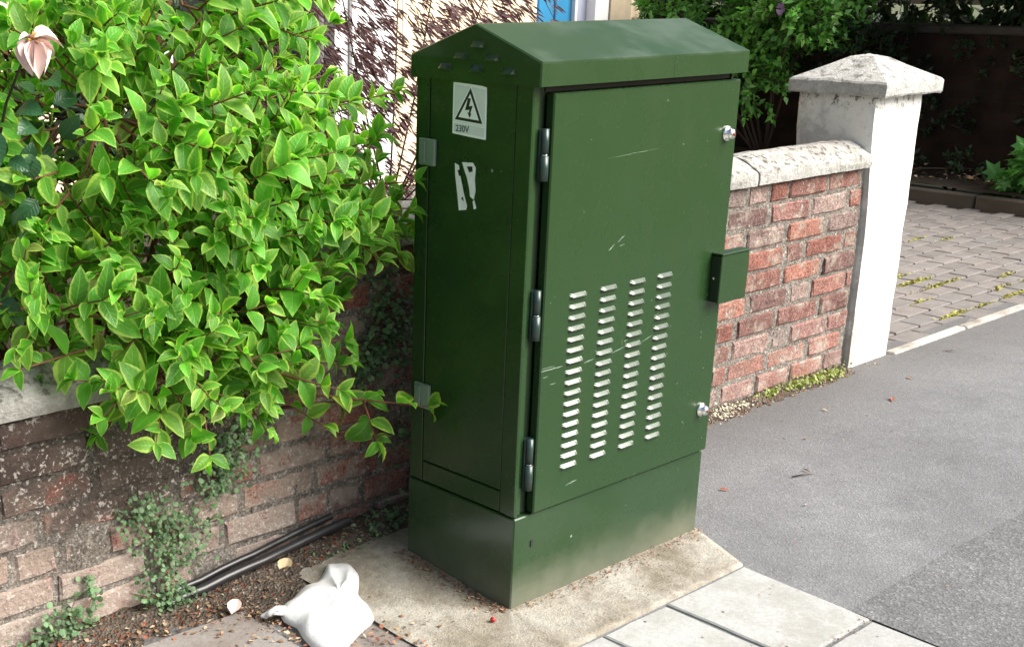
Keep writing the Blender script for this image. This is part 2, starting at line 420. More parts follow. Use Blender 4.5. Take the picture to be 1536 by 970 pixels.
# garden behind the wall
def sheet(name, x0, x1, y0, y1, z, mat, nx=2, ny=2, hf=None):
    V = []; Fs = []
    for j in range(ny):
        for i in range(nx):
            x = x0+(x1-x0)*i/(nx-1); y = y0+(y1-y0)*j/(ny-1); V.append((x, y, z+(hf(x, y) if hf else 0)))
    for j in range(ny-1):
        for i in range(nx-1): a = j*nx+i; Fs.append((a, a+1, a+nx+1, a+nx))
    m = MB().add(V, Fs, True); o = m.build(name, mat, fixn=False); tag(o, kind='structure'); return o
sheet('garden_bed', -8, 2.52, .60, 5.0, .02, M_garden, 60, 30, lambda x, y: .03*nz(x, y, 0, 2.3))
sheet('planting_bed', 6.53, 7.42, -2, 9, .10, M_garden, 20, 60, lambda x, y: .05*nz(x, y, 0, 2.0))
pav = sheet('pavement', -12, 20, -2.25, .62, 0, M_asph)
# road and kerb behind the camera
road = sheet('road', -40, 40, -9, -2.42, -.12, M_road)
kerb = empty('kerb', (0, -2.33, 0)); kerb['kind'] = 'structure'
kme = MB().box((-.45, -.075, -.15), (.45, .075, .004), .012).mesh('kerb_stone', M_slab)
for i in range(14): link('kerb_stone', kme, kerb, (-6+i*.91, -2.33, 0))
patch = MB().add([(.612, -.515, .004), (1.1, -.505, .004), (1.7, -.525, .004), (3.2, -.51, .004), (14, -.5, .004), (14, -2.25, .004), (.56, -2.25, .004), (.585, -1.2, .004)],
                 [(7, 6, 5, 4, 3, 2, 1, 0)]).build('asphalt_patch', M_patch)
tag(patch, kind='structure')
# concrete pad the cabinet stands on
def pad_h(x, y): return .007 + .030*sm(y, .02, .42)*sm(x, -.5, .0) + .0012*nz(x, y, 0, 9)
V = []; Fs = []; NX, NY = 56, 44
for j in range(NY):
    for i in range(NX):
        u = i/(NX-1); w = j/(NY-1); y = -.208+w*.72
        xl = -.285+.004*nz(0, y, 3, 9); xr = .632+.098*max(0, min(1, (y+.208)/.208))
        x = xl+(xr-xl)*u; V.append((x, y+(.002*nz(x, 1, 4, 22) if j == 0 else 0), pad_h(x, y)))
for j in range(NY-1):
    for i in range(NX-1): a = j*NX+i; Fs.append((a, a+1, a+NX+1, a+NX))
rim = list(range(NX)) + [j*NX+NX-1 for j in range(1, NY)]
k = len(V)
for a in rim: V.append((V[a][0], V[a][1], -.03))
for q in range(len(rim)-1): Fs.append((rim[q], k+q, k+q+1, rim[q+1]))
pad = MB().add(V, Fs, True).build('concrete_pad', M_pad); tag(pad, kind='structure')

# paving slabs of the footway (children of the pavement)
def slab(x0, x1, y0, y1, mat, z=.007, skew=0):
    w, h = x1-x0, y1-y0; g = .005
    j = lambda a=.0025: rnd.uniform(-a, a)
    pts = [(-w/2+g+j(), -h/2+g+j()), (w/2-g+j()+skew, -h/2+g+j()), (w/2-g+j(), h/2-g+j()), (-w/2+g+j(), h/2-g+j())]
    # edges broken a little
    ring = []
    for a in range(4):
        p, q = pts[a], pts[(a+1) % 4]
        for s in range(5):
            t = s/5; n = .0025 if 0 < s else .004
            ring.append((p[0]+(q[0]-p[0])*t+rnd.uniform(-n, n)*.8, p[1]+(q[1]-p[1])*t+rnd.uniform(-n, n)*.8))
    n = len(ring)
    V = [(a, b, -.035) for a, b in ring]+[(a, b, -.003) for a, b in ring]+[(a*(1-.008/w), b*(1-.008/h), 0) for a, b in ring]
    Fs = [(i, (i+1) % n, n+(i+1) % n, n+i) for i in range(n)]+[(n+i, n+(i+1) % n, 2*n+(i+1) % n, 2*n+i) for i in range(n)]+[tuple(range(2*n, 3*n))]
    m = MB().add(V, Fs)
    o = m.build('slab', mat, pav, ((x0+x1)/2, (y0+y1)/2, z), fixn=False)
    o.rotation_euler = (rnd.uniform(-.004, .004), rnd.uniform(-.004, .004), 0)
    return o
slab(.305, .628, -.565, -.212, M_slab, .007, -.02)
slab(.302, .606, -.93, -.568, M_slab, .006, -.012)
slab(.072, .302, -.53, -.212, M_slab, .006); slab(-.245, .300, -.93, -.533, M_slab, .008)
slab(-.25, .069, -.53, -.212, M_slab, .005)
slab(-.93, -.478, -.05, .405, M_slab_d, .008); slab(-1.42, -.935, -.05, .40, M_slab_d, .005)
slab(-.462, -.262, -.05, .205, M_slab_d, .002)
slab(-1.42, -.82, -.49, -.053, M_slab_d, .006); slab(-.817, -.255, -.49, -.053, M_slab_d, .009)
slab(-.817, -.255, -.93, -.493, M_slab_d, .007); slab(-1.42, -.82, -.93, -.493, M_slab, .006)
for j in range(3):
    for i in range(7): slab(-3.0+i*.51+(.2 if j % 2 else 0), -2.49+i*.51+(.2 if j % 2 else 0), -2.24+j*.435, -1.808+j*.435, M_slab)
for i in range(4):
    for j in range(3): slab(-3.46+i*.51, -2.953+i*.51, -.93+j*.45, -.483+j*.45, M_slab_d)

# earth heaped along the wall foot
def soil_h(x, y):
    edge = .36+.03*nz(x, 0, 0, 5)-.14*sm(x, -.5, -.44)*sm(x, -.2, -.3)
    a = .055*sm(x, -.55, .0)*sm(y, .33, .54) + .020*sm(y, edge, edge+.09) + .014*sm(y, .44, .53)*sm(-.2-x, 0, .25)
    a += .010*nz(x, y, 0, 26)+.006*nz(x, y, 2, 60)
    if x > -.28: a -= .022*sm(.44-y, -.04, .06)*sm(x, -.29, -.24)
    if x > .6: a -= .05*sm(x, .75, 1.5)
    return a-.014
sheet('earth_strip', -3.2, 2.42, .20, .575, 0, M_soil, 420, 44, soil_h)

# ------------------------------------------------------------------ the brick garden wall
WY = .555; ZC = .0755; Z0 = .765-10*ZC
wall = empty('brick_wall', (.6, .67, 0), 'low weathered red brick garden wall with stone coping running behind the green cabinet', 'wall')
_bm = {}
def brick_mesh(w, h, v):
    key = (round(w/.006), round(h*200), v)
    if key in _bm: return _bm[key]
    r = random.Random(hash(key) & 0xffff); w = key[0]*.006
    n1 = 4 if w > .15 else 2
    ring = []
    cs = [(-w/2, -h/2), (w/2, -h/2), (w/2, h/2), (-w/2, h/2)]
    for a in range(4):
        p, q = cs[a], cs[(a+1) % 4]; n = n1 if a % 2 == 0 else 1
        for s in range(n):
            t = s/n; k = .0045 if s == 0 else .003
            ring.append((p[0]+(q[0]-p[0])*t-math.copysign(r.uniform(0, k), p[0]+(q[0]-p[0])*t), p[1]+(q[1]-p[1])*t-math.copysign(r.uniform(0, k), p[1]+(q[1]-p[1])*t)))
    n = len(ring); V = [(a, .05, b) for a, b in ring]+[(a, .006+r.uniform(-.002, .002), b) for a, b in ring]
    V += [(a-math.copysign(.006+r.uniform(-.003, .003), a), r.uniform(-.0015, .0015), b-math.copysign(.006+r.uniform(-.003, .003), b)) for a, b in ring]
    Fs = [(i, (i+1) % n, n+(i+1) % n, n+i) for i in range(n)]+[(n+i, n+(i+1) % n, 2*n+(i+1) % n, 2*n+i) for i in range(n)]+[tuple(range(2*n, 3*n))]
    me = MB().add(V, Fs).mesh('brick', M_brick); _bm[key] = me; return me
def brick(x0, x1, row_z, top, var=1.0):
    h = top-row_z
    o = link('brick', brick_mesh(x1-x0, h-.001, rnd.randrange(3)), wall, ((x0+x1)/2, WY+rnd.uniform(-.003, .004)*var+(.002 if x1 < .1 else 0), (row_z+top)/2))
    o.rotation_euler = (rnd.uniform(-.02, .02)*var, rnd.uniform(-.006, .006), rnd.uniform(-.012, .012)*var)
    return o
given = {1: [(1.575,1.684),(1.70,1.813),(1.831,1.929),(1.944,2.171),(2.194,2.416)], 2: [(1.593,1.825),(1.849,2.08),(2.105,2.322),(2.345,2.432)],
 3: [(1.46,1.69),(1.714,1.934),(1.961,2.186),(2.22,2.43)], 4: [(1.48,1.70),(1.722,1.94),(1.964,2.073),(2.088,2.329),(2.345,2.43)],
 5: [(1.586,1.69),(1.706,1.947),(1.965,2.193),(2.22,2.435)], 6: [(1.53,1.746),(1.769,2.0),(2.025,2.137),(2.16,2.377),(2.39,2.435)],
 7: [(1.58,1.679),(1.711,1.925),(1.951,2.207),(2.231,2.425)], 8: [(1.579,1.674),(1.692,1.916),(1.932,2.035),(2.049,2.282),(2.30,2.435)],
 9: [(1.579,1.661),(1.678,1.898),(1.919,2.16),(2.185,2.40)], 10: [(1.44,1.63),(1.645,1.845),(1.861,2.063),(2.08,2.29),(2.305,2.435)]}
leftgiven = {6: [(-.365,-.145),(-.131,.07)], 7: [(-.31,-.095),(-.084,.022),(.04,.14)], 8: [(-.36,-.14),(-.127,.081),(.096,.30)],
 9: [(-.415,-.197),(-.187,-.094),(-.084,.018),(.03,.188)], 10: [(-.40,-.18),(-.165,.06)]}
STEP = -.33     # the wall drops three courses west of here
for row in range(1, 11):
    ztop = .765-(row-1)*ZC-.0038; zbot = .765-row*ZC+.0048
    items = list(given[row]) + list(leftgiven.get(row, []))
    occ = sorted(items)
    x = -3.0 + (0 if row % 2 else .115) + rnd.uniform(-.02, .02)
    fill = []
    segs = []
    edges = [(-3.05)]+[v for ab in occ for v in ab]+[2.44]
    for q in range(0, len(edges), 2): segs.append((edges[q], edges[q+1]))
    for a, b in segs:
        p = a+(.013 if a > -3 else (.0 if row % 2 else -.10))
        while b-p > .05:
            w = .102 if rnd.random() < .22 else rnd.uniform(.212, .222)
            if b-.013-p < w*1.35: w = b-.013-p
            if w > .26: w = w/2-.006
            fill.append((p, p+w)); p += w+.013
    for a, b in items+fill:
        if row <= 3 and a < STEP: continue
        if .45 < (a+b)/2 < 1.25 and row > 1: continue      # out of sight right behind the cabinet, handled by longer stretchers below
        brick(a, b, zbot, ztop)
    for a in (.45, .68, .91, 1.14):
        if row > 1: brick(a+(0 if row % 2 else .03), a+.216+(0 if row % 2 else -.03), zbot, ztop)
# mortar body: a rough, slightly recessed core
def rough_face(x0, x1, z0, z1, nx, nzz, y, back):
    V = []; Fs = []
    for j in range(nzz):
        for i in range(nx):
            x = x0+(x1-x0)*i/(nx-1); z = z0+(z1-z0)*j/(nzz-1)
            dep = .0052+.003*nz(x, z, 1, 22)+.003*nz(x, z, 5, 70)
            if x < .1: dep += .0025-.011*max(0, nz(x, z, 9, 7))*sm(.1-x, 0, .4)
            V.append((x, y+dep, z))
    for j in range(nzz-1):
        for i in range(nx-1): a = j*nx+i; Fs.append((a, a+1, a+nx+1, a+nx))
    k = len(V); V += [(x0, back, z0), (x1, back, z0), (x1, back, z1), (x0, back, z1)]
    Fs += [(k+1, k, k+3, k+2), (nx*(nzz-1), nx*nzz-1, k+2, k+3), (k, nx*0, nx*(nzz-1), k+3), (nx-1, k+1, k+2, nx*nzz-1)]
    return MB().add(V, Fs, True)
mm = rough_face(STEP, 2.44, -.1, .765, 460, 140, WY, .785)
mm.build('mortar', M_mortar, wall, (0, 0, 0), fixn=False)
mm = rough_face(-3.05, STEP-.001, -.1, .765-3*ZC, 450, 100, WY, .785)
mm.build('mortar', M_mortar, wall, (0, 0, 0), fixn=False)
# coping stones: saddle-backed, worn
def coping(x0, x1, z0, lift=.0):
    prof = [(.531, 0), (.529, .022), (.531, .042), (.538, .049), (.575, .072), (.606, .087), (.628, .091), (.66, .088), (.74, .068), (.805, .046), (.812, .0)]
    nx = max(6, int((x1-x0)/.02)); V = []; Fs = []; n = len(prof)
    xc = (x0+x1)/2
    for i in range(nx+1):
        x = x0+(x1-x0)*i/nx
        e = 1-.35*(max(0, 1-min(x-x0, x1-x)/.02))**2*.25
        for q, (y, z) in enumerate(prof):
            w = .004*nz(x, y, z, 14)+.003*nz(x, y, z+3, 40)
            V.append((x-xc, (y-.67)*(1-.02*(1-e))+.67-.67+w, z*e+(w if 0 < q < n-1 else 0)))
    for i in range(nx):
        for q in range(n): a = i*n+q; b = i*n+(q+1) % n; Fs.append((a, b, b+n, a+n))
    Fs += [tuple(range(n)), tuple(nx*n+q for q in range(n))[::-1]]
    m = MB().add(V, Fs, False)
    o = m.build('coping_stone', M_coping, wall, (xc, .67, z0+lift)); o.rotation_euler = (rnd.uniform(-.006, .006), rnd.uniform(-.004, .004), 0)
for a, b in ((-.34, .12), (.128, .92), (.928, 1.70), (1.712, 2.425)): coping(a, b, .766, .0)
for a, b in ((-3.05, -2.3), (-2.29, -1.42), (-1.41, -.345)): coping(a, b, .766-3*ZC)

# ------------------------------------------------------------------ gate pillar
pil = empty('gate_pillar', (2.6, .68, 0), 'white painted square gate pillar with pyramid stone cap, paint flaking near its foot', 'pillar')
V = []; Fs = []; NZ, NS = 40, 14
def pill_pt(s, z):        # s in 0..4 around: front, right, back, left
    xl = 2.458-.050*sm(z, .45, 1.0); xr = 2.752; y0, y1 = .535, .842
    P = [(xl, y0), (xr, y0), (xr, y1), (xl, y1)]
    k = int(s) % 4; t = s-int(s); a, b = P[k], P[(k+1) % 4]
    return a[0]+(b[0]-a[0])*t, a[1]+(b[1]-a[1])*t
for j in range(NZ+1):
    z = -.04+j/NZ*1.06
    for i in range(NS*4):
        s = i/NS; x, y = pill_pt(s, z); w = .0035*nz(x, y, z, 9)+.0015*nz(x, y, z, 38)
        rd = .006 if i % NS == 0 else 0
        cx, cy = 2.6, .69; L = math.hypot(x-cx, y-cy)
        V.append((x-2.6+(x-cx)/L*(w-rd), y-.68+(y-cy)/L*(w-rd), z))
n = NS*4
for j in range(NZ):
    for i in range(n): Fs.append((j*n+i, j*n+(i+1) % n, (j+1)*n+(i+1) % n, (j+1)*n+i))
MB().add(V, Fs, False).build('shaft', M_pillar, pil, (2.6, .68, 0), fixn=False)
V = []; Fs = []
cx0, cx1, cy0, cy1 = 2.376, 2.790, .486, .868
lv = [(1.012, -.040), (1.013, -.004), (1.020, 0), (1.058, .001), (1.066, -.006)]
NS = 10
def ring(x0, x1, y0, y1, z):
    P = [(x0, y0), (x1, y0), (x1, y1), (x0, y1)]; out = []
    for k in range(4):
        a, b = P[k], P[(k+1) % 4]
        for i in range(NS):
            t = i/NS; x = a[0]+(b[0]-a[0])*t; y = a[1]+(b[1]-a[1])*t; w = .004*nz(x, y, z, 16)+.003*nz(x, y, z+4, 45)
            out.append((x+w-2.58, y+w-.68, z+w))
    return out
rings = [ring(cx0-o, cx1+o, cy0-o, cy1+o, z) for z, o in lv]
for s in (.25, .5, .75, .93):
    rings.append(ring(cx0+.006+(.201-.006)*s, cx1-.006-(.201-.006)*s, cy0+.006+.18*s, cy1-.006-.18*s, 1.066+.094*s-(.008 if s > .9 else 0)))
for r in rings: V += r
n = NS*4
for j in range(len(rings)-1):
    for i in range(n): Fs.append((j*n+i, j*n+(i+1) % n, (j+1)*n+(i+1) % n, (j+1)*n+i))
Fs += [tuple(range(n))[::-1], tuple((len(rings)-1)*n+i for i in range(n))]
MB().add(V, Fs).build('cap', M_cap, pil, (2.58, .68, 0), fixn=False)

# ------------------------------------------------------------------ driveway of block pavers
drv = empty('driveway', (4.6, 2, 0)); drv['kind'] = 'structure'
MB().box((2.70, .535, -.05), (6.5, 5.0, -.012)).build('bedding', plain('joint_sand', (.10, .085, .065), .95, .2, 0, .4, 60, .6), drv, (0, 0, 0), fixn=False)
def m_paver():
    t = NT('grey_pink_block_paver')
    r = t.objrand(); f = t.noise(120, 4, .7); m = t.noise(7, 6, .7)
    isl = t.island(); rr = t.math('FRACT', t.math('ADD', r, isl))
    c = t.ramp(rr, [(0, (.150, .140, .132)), (.35, (.185, .173, .164)), (.6, (.20, .18, .168)), (1, (.165, .16, .155))])
    c = t.mix(1, c, t.ramp(m, [(.3, .75), (.7, 1.2)]), 'MULTIPLY'); c = t.mix(1, c, t.ramp(f, [(.3, .82), (.7, 1.12)]), 'MULTIPLY')
    return t.done(c, .85, t.bump(f, .5, .004), .3)
M_paver = m_paver()
def paver_geo(w, d):
    c = .004; return ([(-w/2, -d/2, -.04), (w/2, -d/2, -.04), (w/2, d/2, -.04), (-w/2, d/2, -.04), (-w/2, -d/2, -c), (w/2, -d/2, -c), (w/2, d/2, -c), (-w/2, d/2, -c),
        (-w/2+c, -d/2+c, 0), (w/2-c, -d/2+c, 0), (w/2-c, d/2-c, 0), (-w/2+c, d/2-c, 0)],
        [(0, 1, 5, 4), (1, 2, 6, 5), (2, 3, 7, 6), (3, 0, 4, 7), (4, 5, 9, 8), (5, 6, 10, 9), (6, 7, 11, 10), (7, 4, 8, 11), (8, 9, 10, 11)])
PW, PD, PG = .205, .108, .012
pme = MB().add(*paver_geo(PW-PG, PD-PG)).mesh('paver', M_paver)
spots = []
for j in range(40):
    y = .615+j*PD
    for i in range(19):
        x = 2.88+i*PW+(PW/2 if j % 2 else 0)
        if x > 6.42: continue
        spots.append((x, y))
def in_view(x, y):
    v = Vector((x, y, 0))-CAMP; zz = v.dot(F); px = 525.8+1917.43*v.dot(RX)/zz; py = 610.2-1917.43*v.dot(UX)/zz
    return 1340 < px < 1570 and py > 240
spots.sort(key=lambda s: (not in_view(*s), (Vector((s[0], s[1], 0))-CAMP).length))
rest = MB()
for q, (x, y) in enumerate(spots):
    jx, jy, jz = rnd.uniform(-.003, .003), rnd.uniform(-.002, .002), rnd.uniform(-.002, .0015)
    if q < 300:
        o = link('paver', pme, drv, (x+jx, y+jy, jz)); o.rotation_euler = (rnd.uniform(-.008, .008), rnd.uniform(-.005, .005), rnd.uniform(-.010, .010))
    else:
        V, Fs = paver_geo(PW-PG, PD-PG); rest.add([(a+x+jx, b+y+jy, c+jz) for a, b, c in V], Fs)
tag(rest.build('far_pavers', M_paver, drv, (0, 0, 0), fixn=False), kind='stuff')
M_edge = m_slab('chalky_edging', (.44, .43, .395), (.17, .145, .12), .85, .5)
for i in range(6):
    a = 2.762+i*.62
    m = MB().box((-.305, -.022, -.05), (.305, .022, .010), .006); o = m.build('edging_stone', M_edge, drv, (a+.31, .535, 0), fixn=False)
    o.rotation_euler = (0, rnd.uniform(-.004, .004), rnd.uniform(-.008, .008))
M_kerbd = m_slab('dark_border_stone', (.085, .072, .06), (.05, .045, .03), .6)
for i in range(6):
    m = MB().box((-.04, -.45, -.05), (.04, .45, .085), .01); o = m.build('border_kerb', M_kerbd, drv, (6.5, .1+i*.91+.45, 0), fixn=False)
# moss in the joints
def leaf_simple(w=.5):
    return [(0, 0, 0), (w*.5, .38, .05), (0, 1, -.08), (-w*.5, .38, .05), (0, .42, 0)], [(0, 1, 4), (1, 2, 4), (2, 3, 4), (3, 0, 4)]
class LeafMass:
    """many small leaves in one mesh, each an island with its own uv"""
    def __init__(self, tv, tf, tuv): self.tv = np.array(tv, float); self.tf = tf; self.tuv = np.array(tuv, float); self.M = []
    def add(self, p, ld, ln, s, w=1.0):
        self.M.append((Vector(p), Vector(ld), Vector(ln), s, w))
    def mesh(self, name, mat, smooth=True):
        n = len(self.M); k = len(self.tv)
        X = np.empty((n, 3)); Y = np.empty((n, 3)); Z = np.empty((n, 3)); P = np.empty((n, 3)); S = np.empty((n, 1)); Wd = np.empty((n, 1))
        for i, (p, ld, ln, s, w) in enumerate(self.M):
            ld = ld.normalized(); x = ld.cross(ln)
            if x.length < 1e-4: x = ld.cross(Vector((.3, .5, .8)))
            x.normalize(); z = x.cross(ld)
            X[i] = x; Y[i] = ld; Z[i] = z; P[i] = p; S[i] = s; Wd[i] = w
        tv = self.tv
        V = P[:, None, :]+S[:, None, :]*(tv[None, :, 0:1]*X[:, None, :]*Wd[:, None, :]+tv[None, :, 1:2]*Y[:, None, :]+tv[None, :, 2:3]*Z[:, None, :])
        V = V.reshape(-1, 3); Fs = []
        for i in range(n): Fs += [[i*k+a for a in f] for f in self.tf]
        me = bpy.data.meshes.new(name); me.from_pydata(V.tolist(), [], Fs)
        uvl = me.uv_layers.new(name='UVMap'); loops = np.empty(len(me.loops), dtype=np.int32); me.loops.foreach_get('vertex_index', loops)
        uvl.data.foreach_set('uv', self.tuv[loops % k].astype(np.float32).ravel())
        me.polygons.foreach_set('use_smooth', [smooth]*len(me.polygons)); me.materials.append(mat); me.update(); return me
LS_V, LS_F = leaf_simple(.55); LS_UV = [(.5, 0), (1, .4), (.5, 1), (0, .4), (.5, .42)]
RD_V = [(0, 0, 0)]+[(.5*math.sin(a)*1.05, .5-.5*math.cos(a), -.06) for a in [math.pi*2*(q+.5)/7 for q in range(7)]]+[(0, .5, .04)]
RD_F = [(8, 1+q, 1+(q+1) % 7) for q in range(7)]; RD_UV = [(.5, .5)]+[(.5+.3*math.sin(a), .5-.3*math.cos(a)) for a in [math.pi*2*(q+.5)/7 for q in range(7)]]+[(.5, .5)]
def rv(): return Vector((rnd.gauss(0, 1), rnd.gauss(0, 1), rnd.gauss(0, 1))).normalized()
mo = LeafMass(RD_V, RD_F, RD_UV)
for c in range(110):
    j = rnd.randrange(1, 12); y = .615+j*PD-PD/2; x = rnd.uniform(3.3, 5.4)
    if nz(x, y, 2, 1.1) < -.1: continue
    for q in range(60): mo.add((x+rnd.gauss(0, .05), y+rnd.gauss(0, .008), rnd.uniform(-.006, .005)), rv(), Vector((0, 0, 1))+rv()*.6, rnd.uniform(.006, .014))
o = link('joint_moss', mo.mesh('joint_moss', plain('yellow_moss', (.30, .29, .075), .95, .2, 0, .5, 90))); tag(o, 'yellow green moss growing in the driveway joints', 'moss', kind='stuff')

# ------------------------------------------------------------------ the green street cabinet
W, D, HP, E0, E1, HR, RY = .722, .356, .233, 1.194, 1.244, 1.313, .168
cab = empty('street_cabinet', (W/2, D/2, 0), 'green painted metal street utility cabinet with louvred door and pitched lid', 'utility cabinet')
def cbox(name, a, b, mat=None, bev=.0015, parent=None): return abox(name, a, b, mat or M_green, parent or cab, bev)
plinth = cbox('plinth', (0, 0, -.03), (W, D, HP), M_green, .003)
cbox('bolt_hole', (.058, -.0022, .150), (.066, .001, .166), M_shade_black, 0, plinth)
b = MB()
b.box((.008, .034, HP+.0005), (W-.004, D-.004, E0+.012), .001)
b.box((.005, .004, HP+.0008), (.014, .0335, E0+.01), .001)          # corner post, front edge
b.box((W-.012, .010, HP+.0008), (W-.004, .0335, E0+.01), .001)
body = b.build('body', M_green, cab, (0, 0, 0), fixn=False)
cbox('hinge_channel', (.0145, .0165, HP+.003), (.052, .0335, E0), M_recess, 0)
cbox('lid_gap_shade', (.050, .014, 1.1795), (W-.0125, .0335, E0+.004), M_shade_black, 0)  # black strip paints the shade in the gap above the door
cbox('hinge_rail', (.0165, .008, HP+.004), (.0265, .0164, E0-.002), M_green, .001)
# side cladding: post strips and the recessed removable panel with its shadow gaps
cbox('side_strip', (.0015, .0045, HP+.004), (.0078, .0490, E0+.004), M_green, .0012)
cbox('side_strip', (.0015, .3110, HP+.004), (.0078, D-.003, E0+.004), M_green, .0012)
cbox('side_panel', (.0025, .0516, .2905), (.0078, .3084, E0+.003), M_green, .0015)
cbox('side_rail', (.0020, .0516, HP+.004), (.0078, .3084, .2872), M_green, .0015)
for z0, z1 in ((1.002, 1.062), (.425, .486)):
    c = cbox('panel_clip', (-.006, .284, z0), (.003, .337, z1), M_clip, .0025)
    cbox('clip_barrel', (-.010, .312, z0+.006), (-.0055, .327, z1-.006), M_clip, .001, c)
# door
door = cbox('door', (.052, -.010, .2375), (W, .0135, 1.178), M_green, .003)
lv_prof = [(-.0099, .0), (-.0175, -.0105), (-.0205, -.0150), (-.0190, -.0160), (-.0099, -.0165)]   # (y, z) section of a pressed louvre, open below
def louvre_mesh(wd, depth=1.0, ht=1.0):
    V = []; Fs = []; n = 9
    for i in range(n):
        t = -1+2*i/(n-1); e = max(0., 1-abs(t)**6)**.6
        x = t*wd/2; zc = -.0005
        V += [(x, 0.0, 0.0), (x, -.0050*e*depth, -.0058*ht), (x, -.0100*e*depth, -.0118*ht), (x, -.0102*e*depth, -.0145*ht), (x, 0.0, -.0145*ht-.0006)]
    for i in range(n-1):
        for q in range(4): a = i*5+q; Fs.append((a, a+1, a+6, a+5))
    return V, Fs
V, Fs = louvre_mesh(.062, .70, .68)
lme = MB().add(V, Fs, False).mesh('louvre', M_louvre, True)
V2, F2 = [(-.027, -.0003, -.0106), (.027, -.0003, -.0106), (.027, -.0003, -.0150), (-.027, -.0003, -.0150)], [(3, 2, 1, 0)]
sme = MB().add(V2, F2).mesh('slot', M_shade_black)
for xc in (.166, .272, .378, .482):
    for r in range(17):
        z = .7415-r*.02530
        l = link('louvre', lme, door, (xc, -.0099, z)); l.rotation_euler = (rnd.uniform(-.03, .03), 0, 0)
        link('slot', sme, l, (xc, -.0101, z))
def lathe(prof, n=20):
    V = []; Fs = []
    for r, y in prof:
        for k in range(n): a = 2*math.pi*k/n; V.append((r*math.cos(a), y, r*math.sin(a)))
    for j in range(len(prof)-1):
        for k in range(n): Fs.append((j*n+k, j*n+(k+1) % n, (j+1)*n+(k+1) % n, (j+1)*n+k))
    Fs.append(tuple((len(prof)-1)*n+k for k in range(n)))
    return MB().add(V, Fs, True)
for z in (1.053, .356):
    l = lathe([(.0185, .0), (.0190, -.003), (.0165, -.006), (.0135, -.007), (.0130, -.014), (.010, -.0195), (.004, -.021)]).build('lock', M_chrome, door, (.682, -.0101, z))
    lathe([(.0042, -.0205), (.0042, -.0225), (.001, -.0226)], 10).build('key_hole', plain('dark_key_hole', (.16, .03, .02), .4), l, (.682, -.0101, z))
flap = cbox('lock_cover', (.668, -.040, .640), (.786, -.0335, .762), M_green, .002)
cbox('cover_side', (.668, -.0334, .643), (.674, -.0101, .759), M_recess, .001, flap)
cbox('cover_lip', (.6665, -.043, .762), (.787, -.0102, .766), M_green, .0012, flap)
cbox('cover_rivet', (.664, -.024, .700), (.668, -.018, .706), M_chrome, .001, flap)
for z0, z1 in ((1.000, 1.106), (.653, .762), (.301, .421)):
    zc = (z0+z1)/2
    h = cbox('hinge', (.0270, .002, z0), (.0505, .0164, z1), M_hinge, .002)
    m = MB()
    for a, b2 in ((z0-.001, zc-.002), (zc+.002, z1+.001)):
        m.tube([(.036, -.003, a), (.036, -.003, b2)], .0105 if a < zc-.01 else .0090, 12)
    m.build('hinge_barrel', M_hinge, h, (0, 0, 0), fixn=False)
    MB().tube([(.036, -.003, zc-.0022), (.036, -.003, zc+.0022)], .0075, 10).build('hinge_washer', M_chrome, h, (0, 0, 0), fixn=False)
# lid: folded sheet steel with a gable at each end and a drip lip
lx0, lx1, ly0, ly1 = -.007, W+.008, -.022, D+.010
prof = [(ly0, E0), (ly0, E1), (RY-.006, HR-.0015), (RY, HR), (RY+.006, HR-.0015), (ly1, E1), (ly1, E0)]
m = MB(); n = len(prof); V = []; Fs = []
xs = [lx0, lx0+.003, lx1-.003, lx1]
for i, x in enumerate(xs):
    ins = .003 if i in (0, len(xs)-1) else 0
    for (y, z) in prof:
        yy = y+(ins if y < RY-.01 else (-ins if y > RY+.01 else 0)); zz = z-(ins*.8 if z > E0 else 0)
        V.append((x, yy, zz))
for i in range(len(xs)-1):
    for q in range(n): a = i*n+q; b2 = i*n+(q+1) % n; Fs.append((a, b2, b2+n, a+n))
Fs += [tuple(range(n)), tuple((len(xs)-1)*n+q for q in range(n))[::-1]]
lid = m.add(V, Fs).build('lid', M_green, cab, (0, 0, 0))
cbox('lip_seam', (.4372, ly0-.0003, E0+.002), (.4384, ly0+.002, E1-.002), M_recess, 0, lid)
V, Fs = louvre_mesh(.036, 1.1, .95)
gme = MB().add(V, Fs, False).mesh('vent_louvre', M_green, True)
for (y, z) in ((.157, 1.278), (.206, 1.253), (.113, 1.253), (.254, 1.229), (.158, 1.229), (.065, 1.228)):
    l = link('vent_louvre', gme, lid, (lx0-.0001, y, z)); l.rotation_euler = (0, 0, -math.pi/2)
# stickers on the side panel
SX = .0024
st = empty('warning_sticker', (SX, .185, 1.076)); st.parent = cab; st.location = Vector((SX, .185, 1.076))-cab.location
def yz_poly(name, poly, mat, parent, x, th=.0006):
    """flat film on the cabinet's west side; poly in (y, z)"""
    c = poly[0]; m = MB().prism([(y-c[0], z-c[1]) for y, z in poly], 'x', 0, th)
    return m.build(name, mat, parent, (x, c[0], c[1]))
yz_poly('film', [(.236, 1.080), (.185, 1.0765), (.134, 1.074), (.1345, 1.15), (.136, 1.1835), (.150, 1.186), (.185, 1.188), (.2365, 1.1895)], M_white, st, SX-.0010)
yz_poly('grey_field', [(.2315, 1.106), (.186, 1.1035), (.1385, 1.1015), (.140, 1.178), (.185, 1.182), (.2320, 1.184)], M_grey, st, SX-.0013)
yz_poly('grey_field', [(.2310, 1.084), (.140, 1.079), (.1388, 1.0985), (.2310, 1.103)], M_grey, st, SX-.0013)
T = [(.2285, 1.1105), (.1445, 1.1065), (.1830, 1.180)]
cen = (sum(p[0] for p in T)/3, sum(p[1] for p in T)/3)
def shrink(k): return [(cen[0]+(y-cen[0])*k, cen[1]+(z-cen[1])*k) for y, z in T]
yz_poly('triangle_halo', shrink(1.12), M_white, st, SX-.0016)
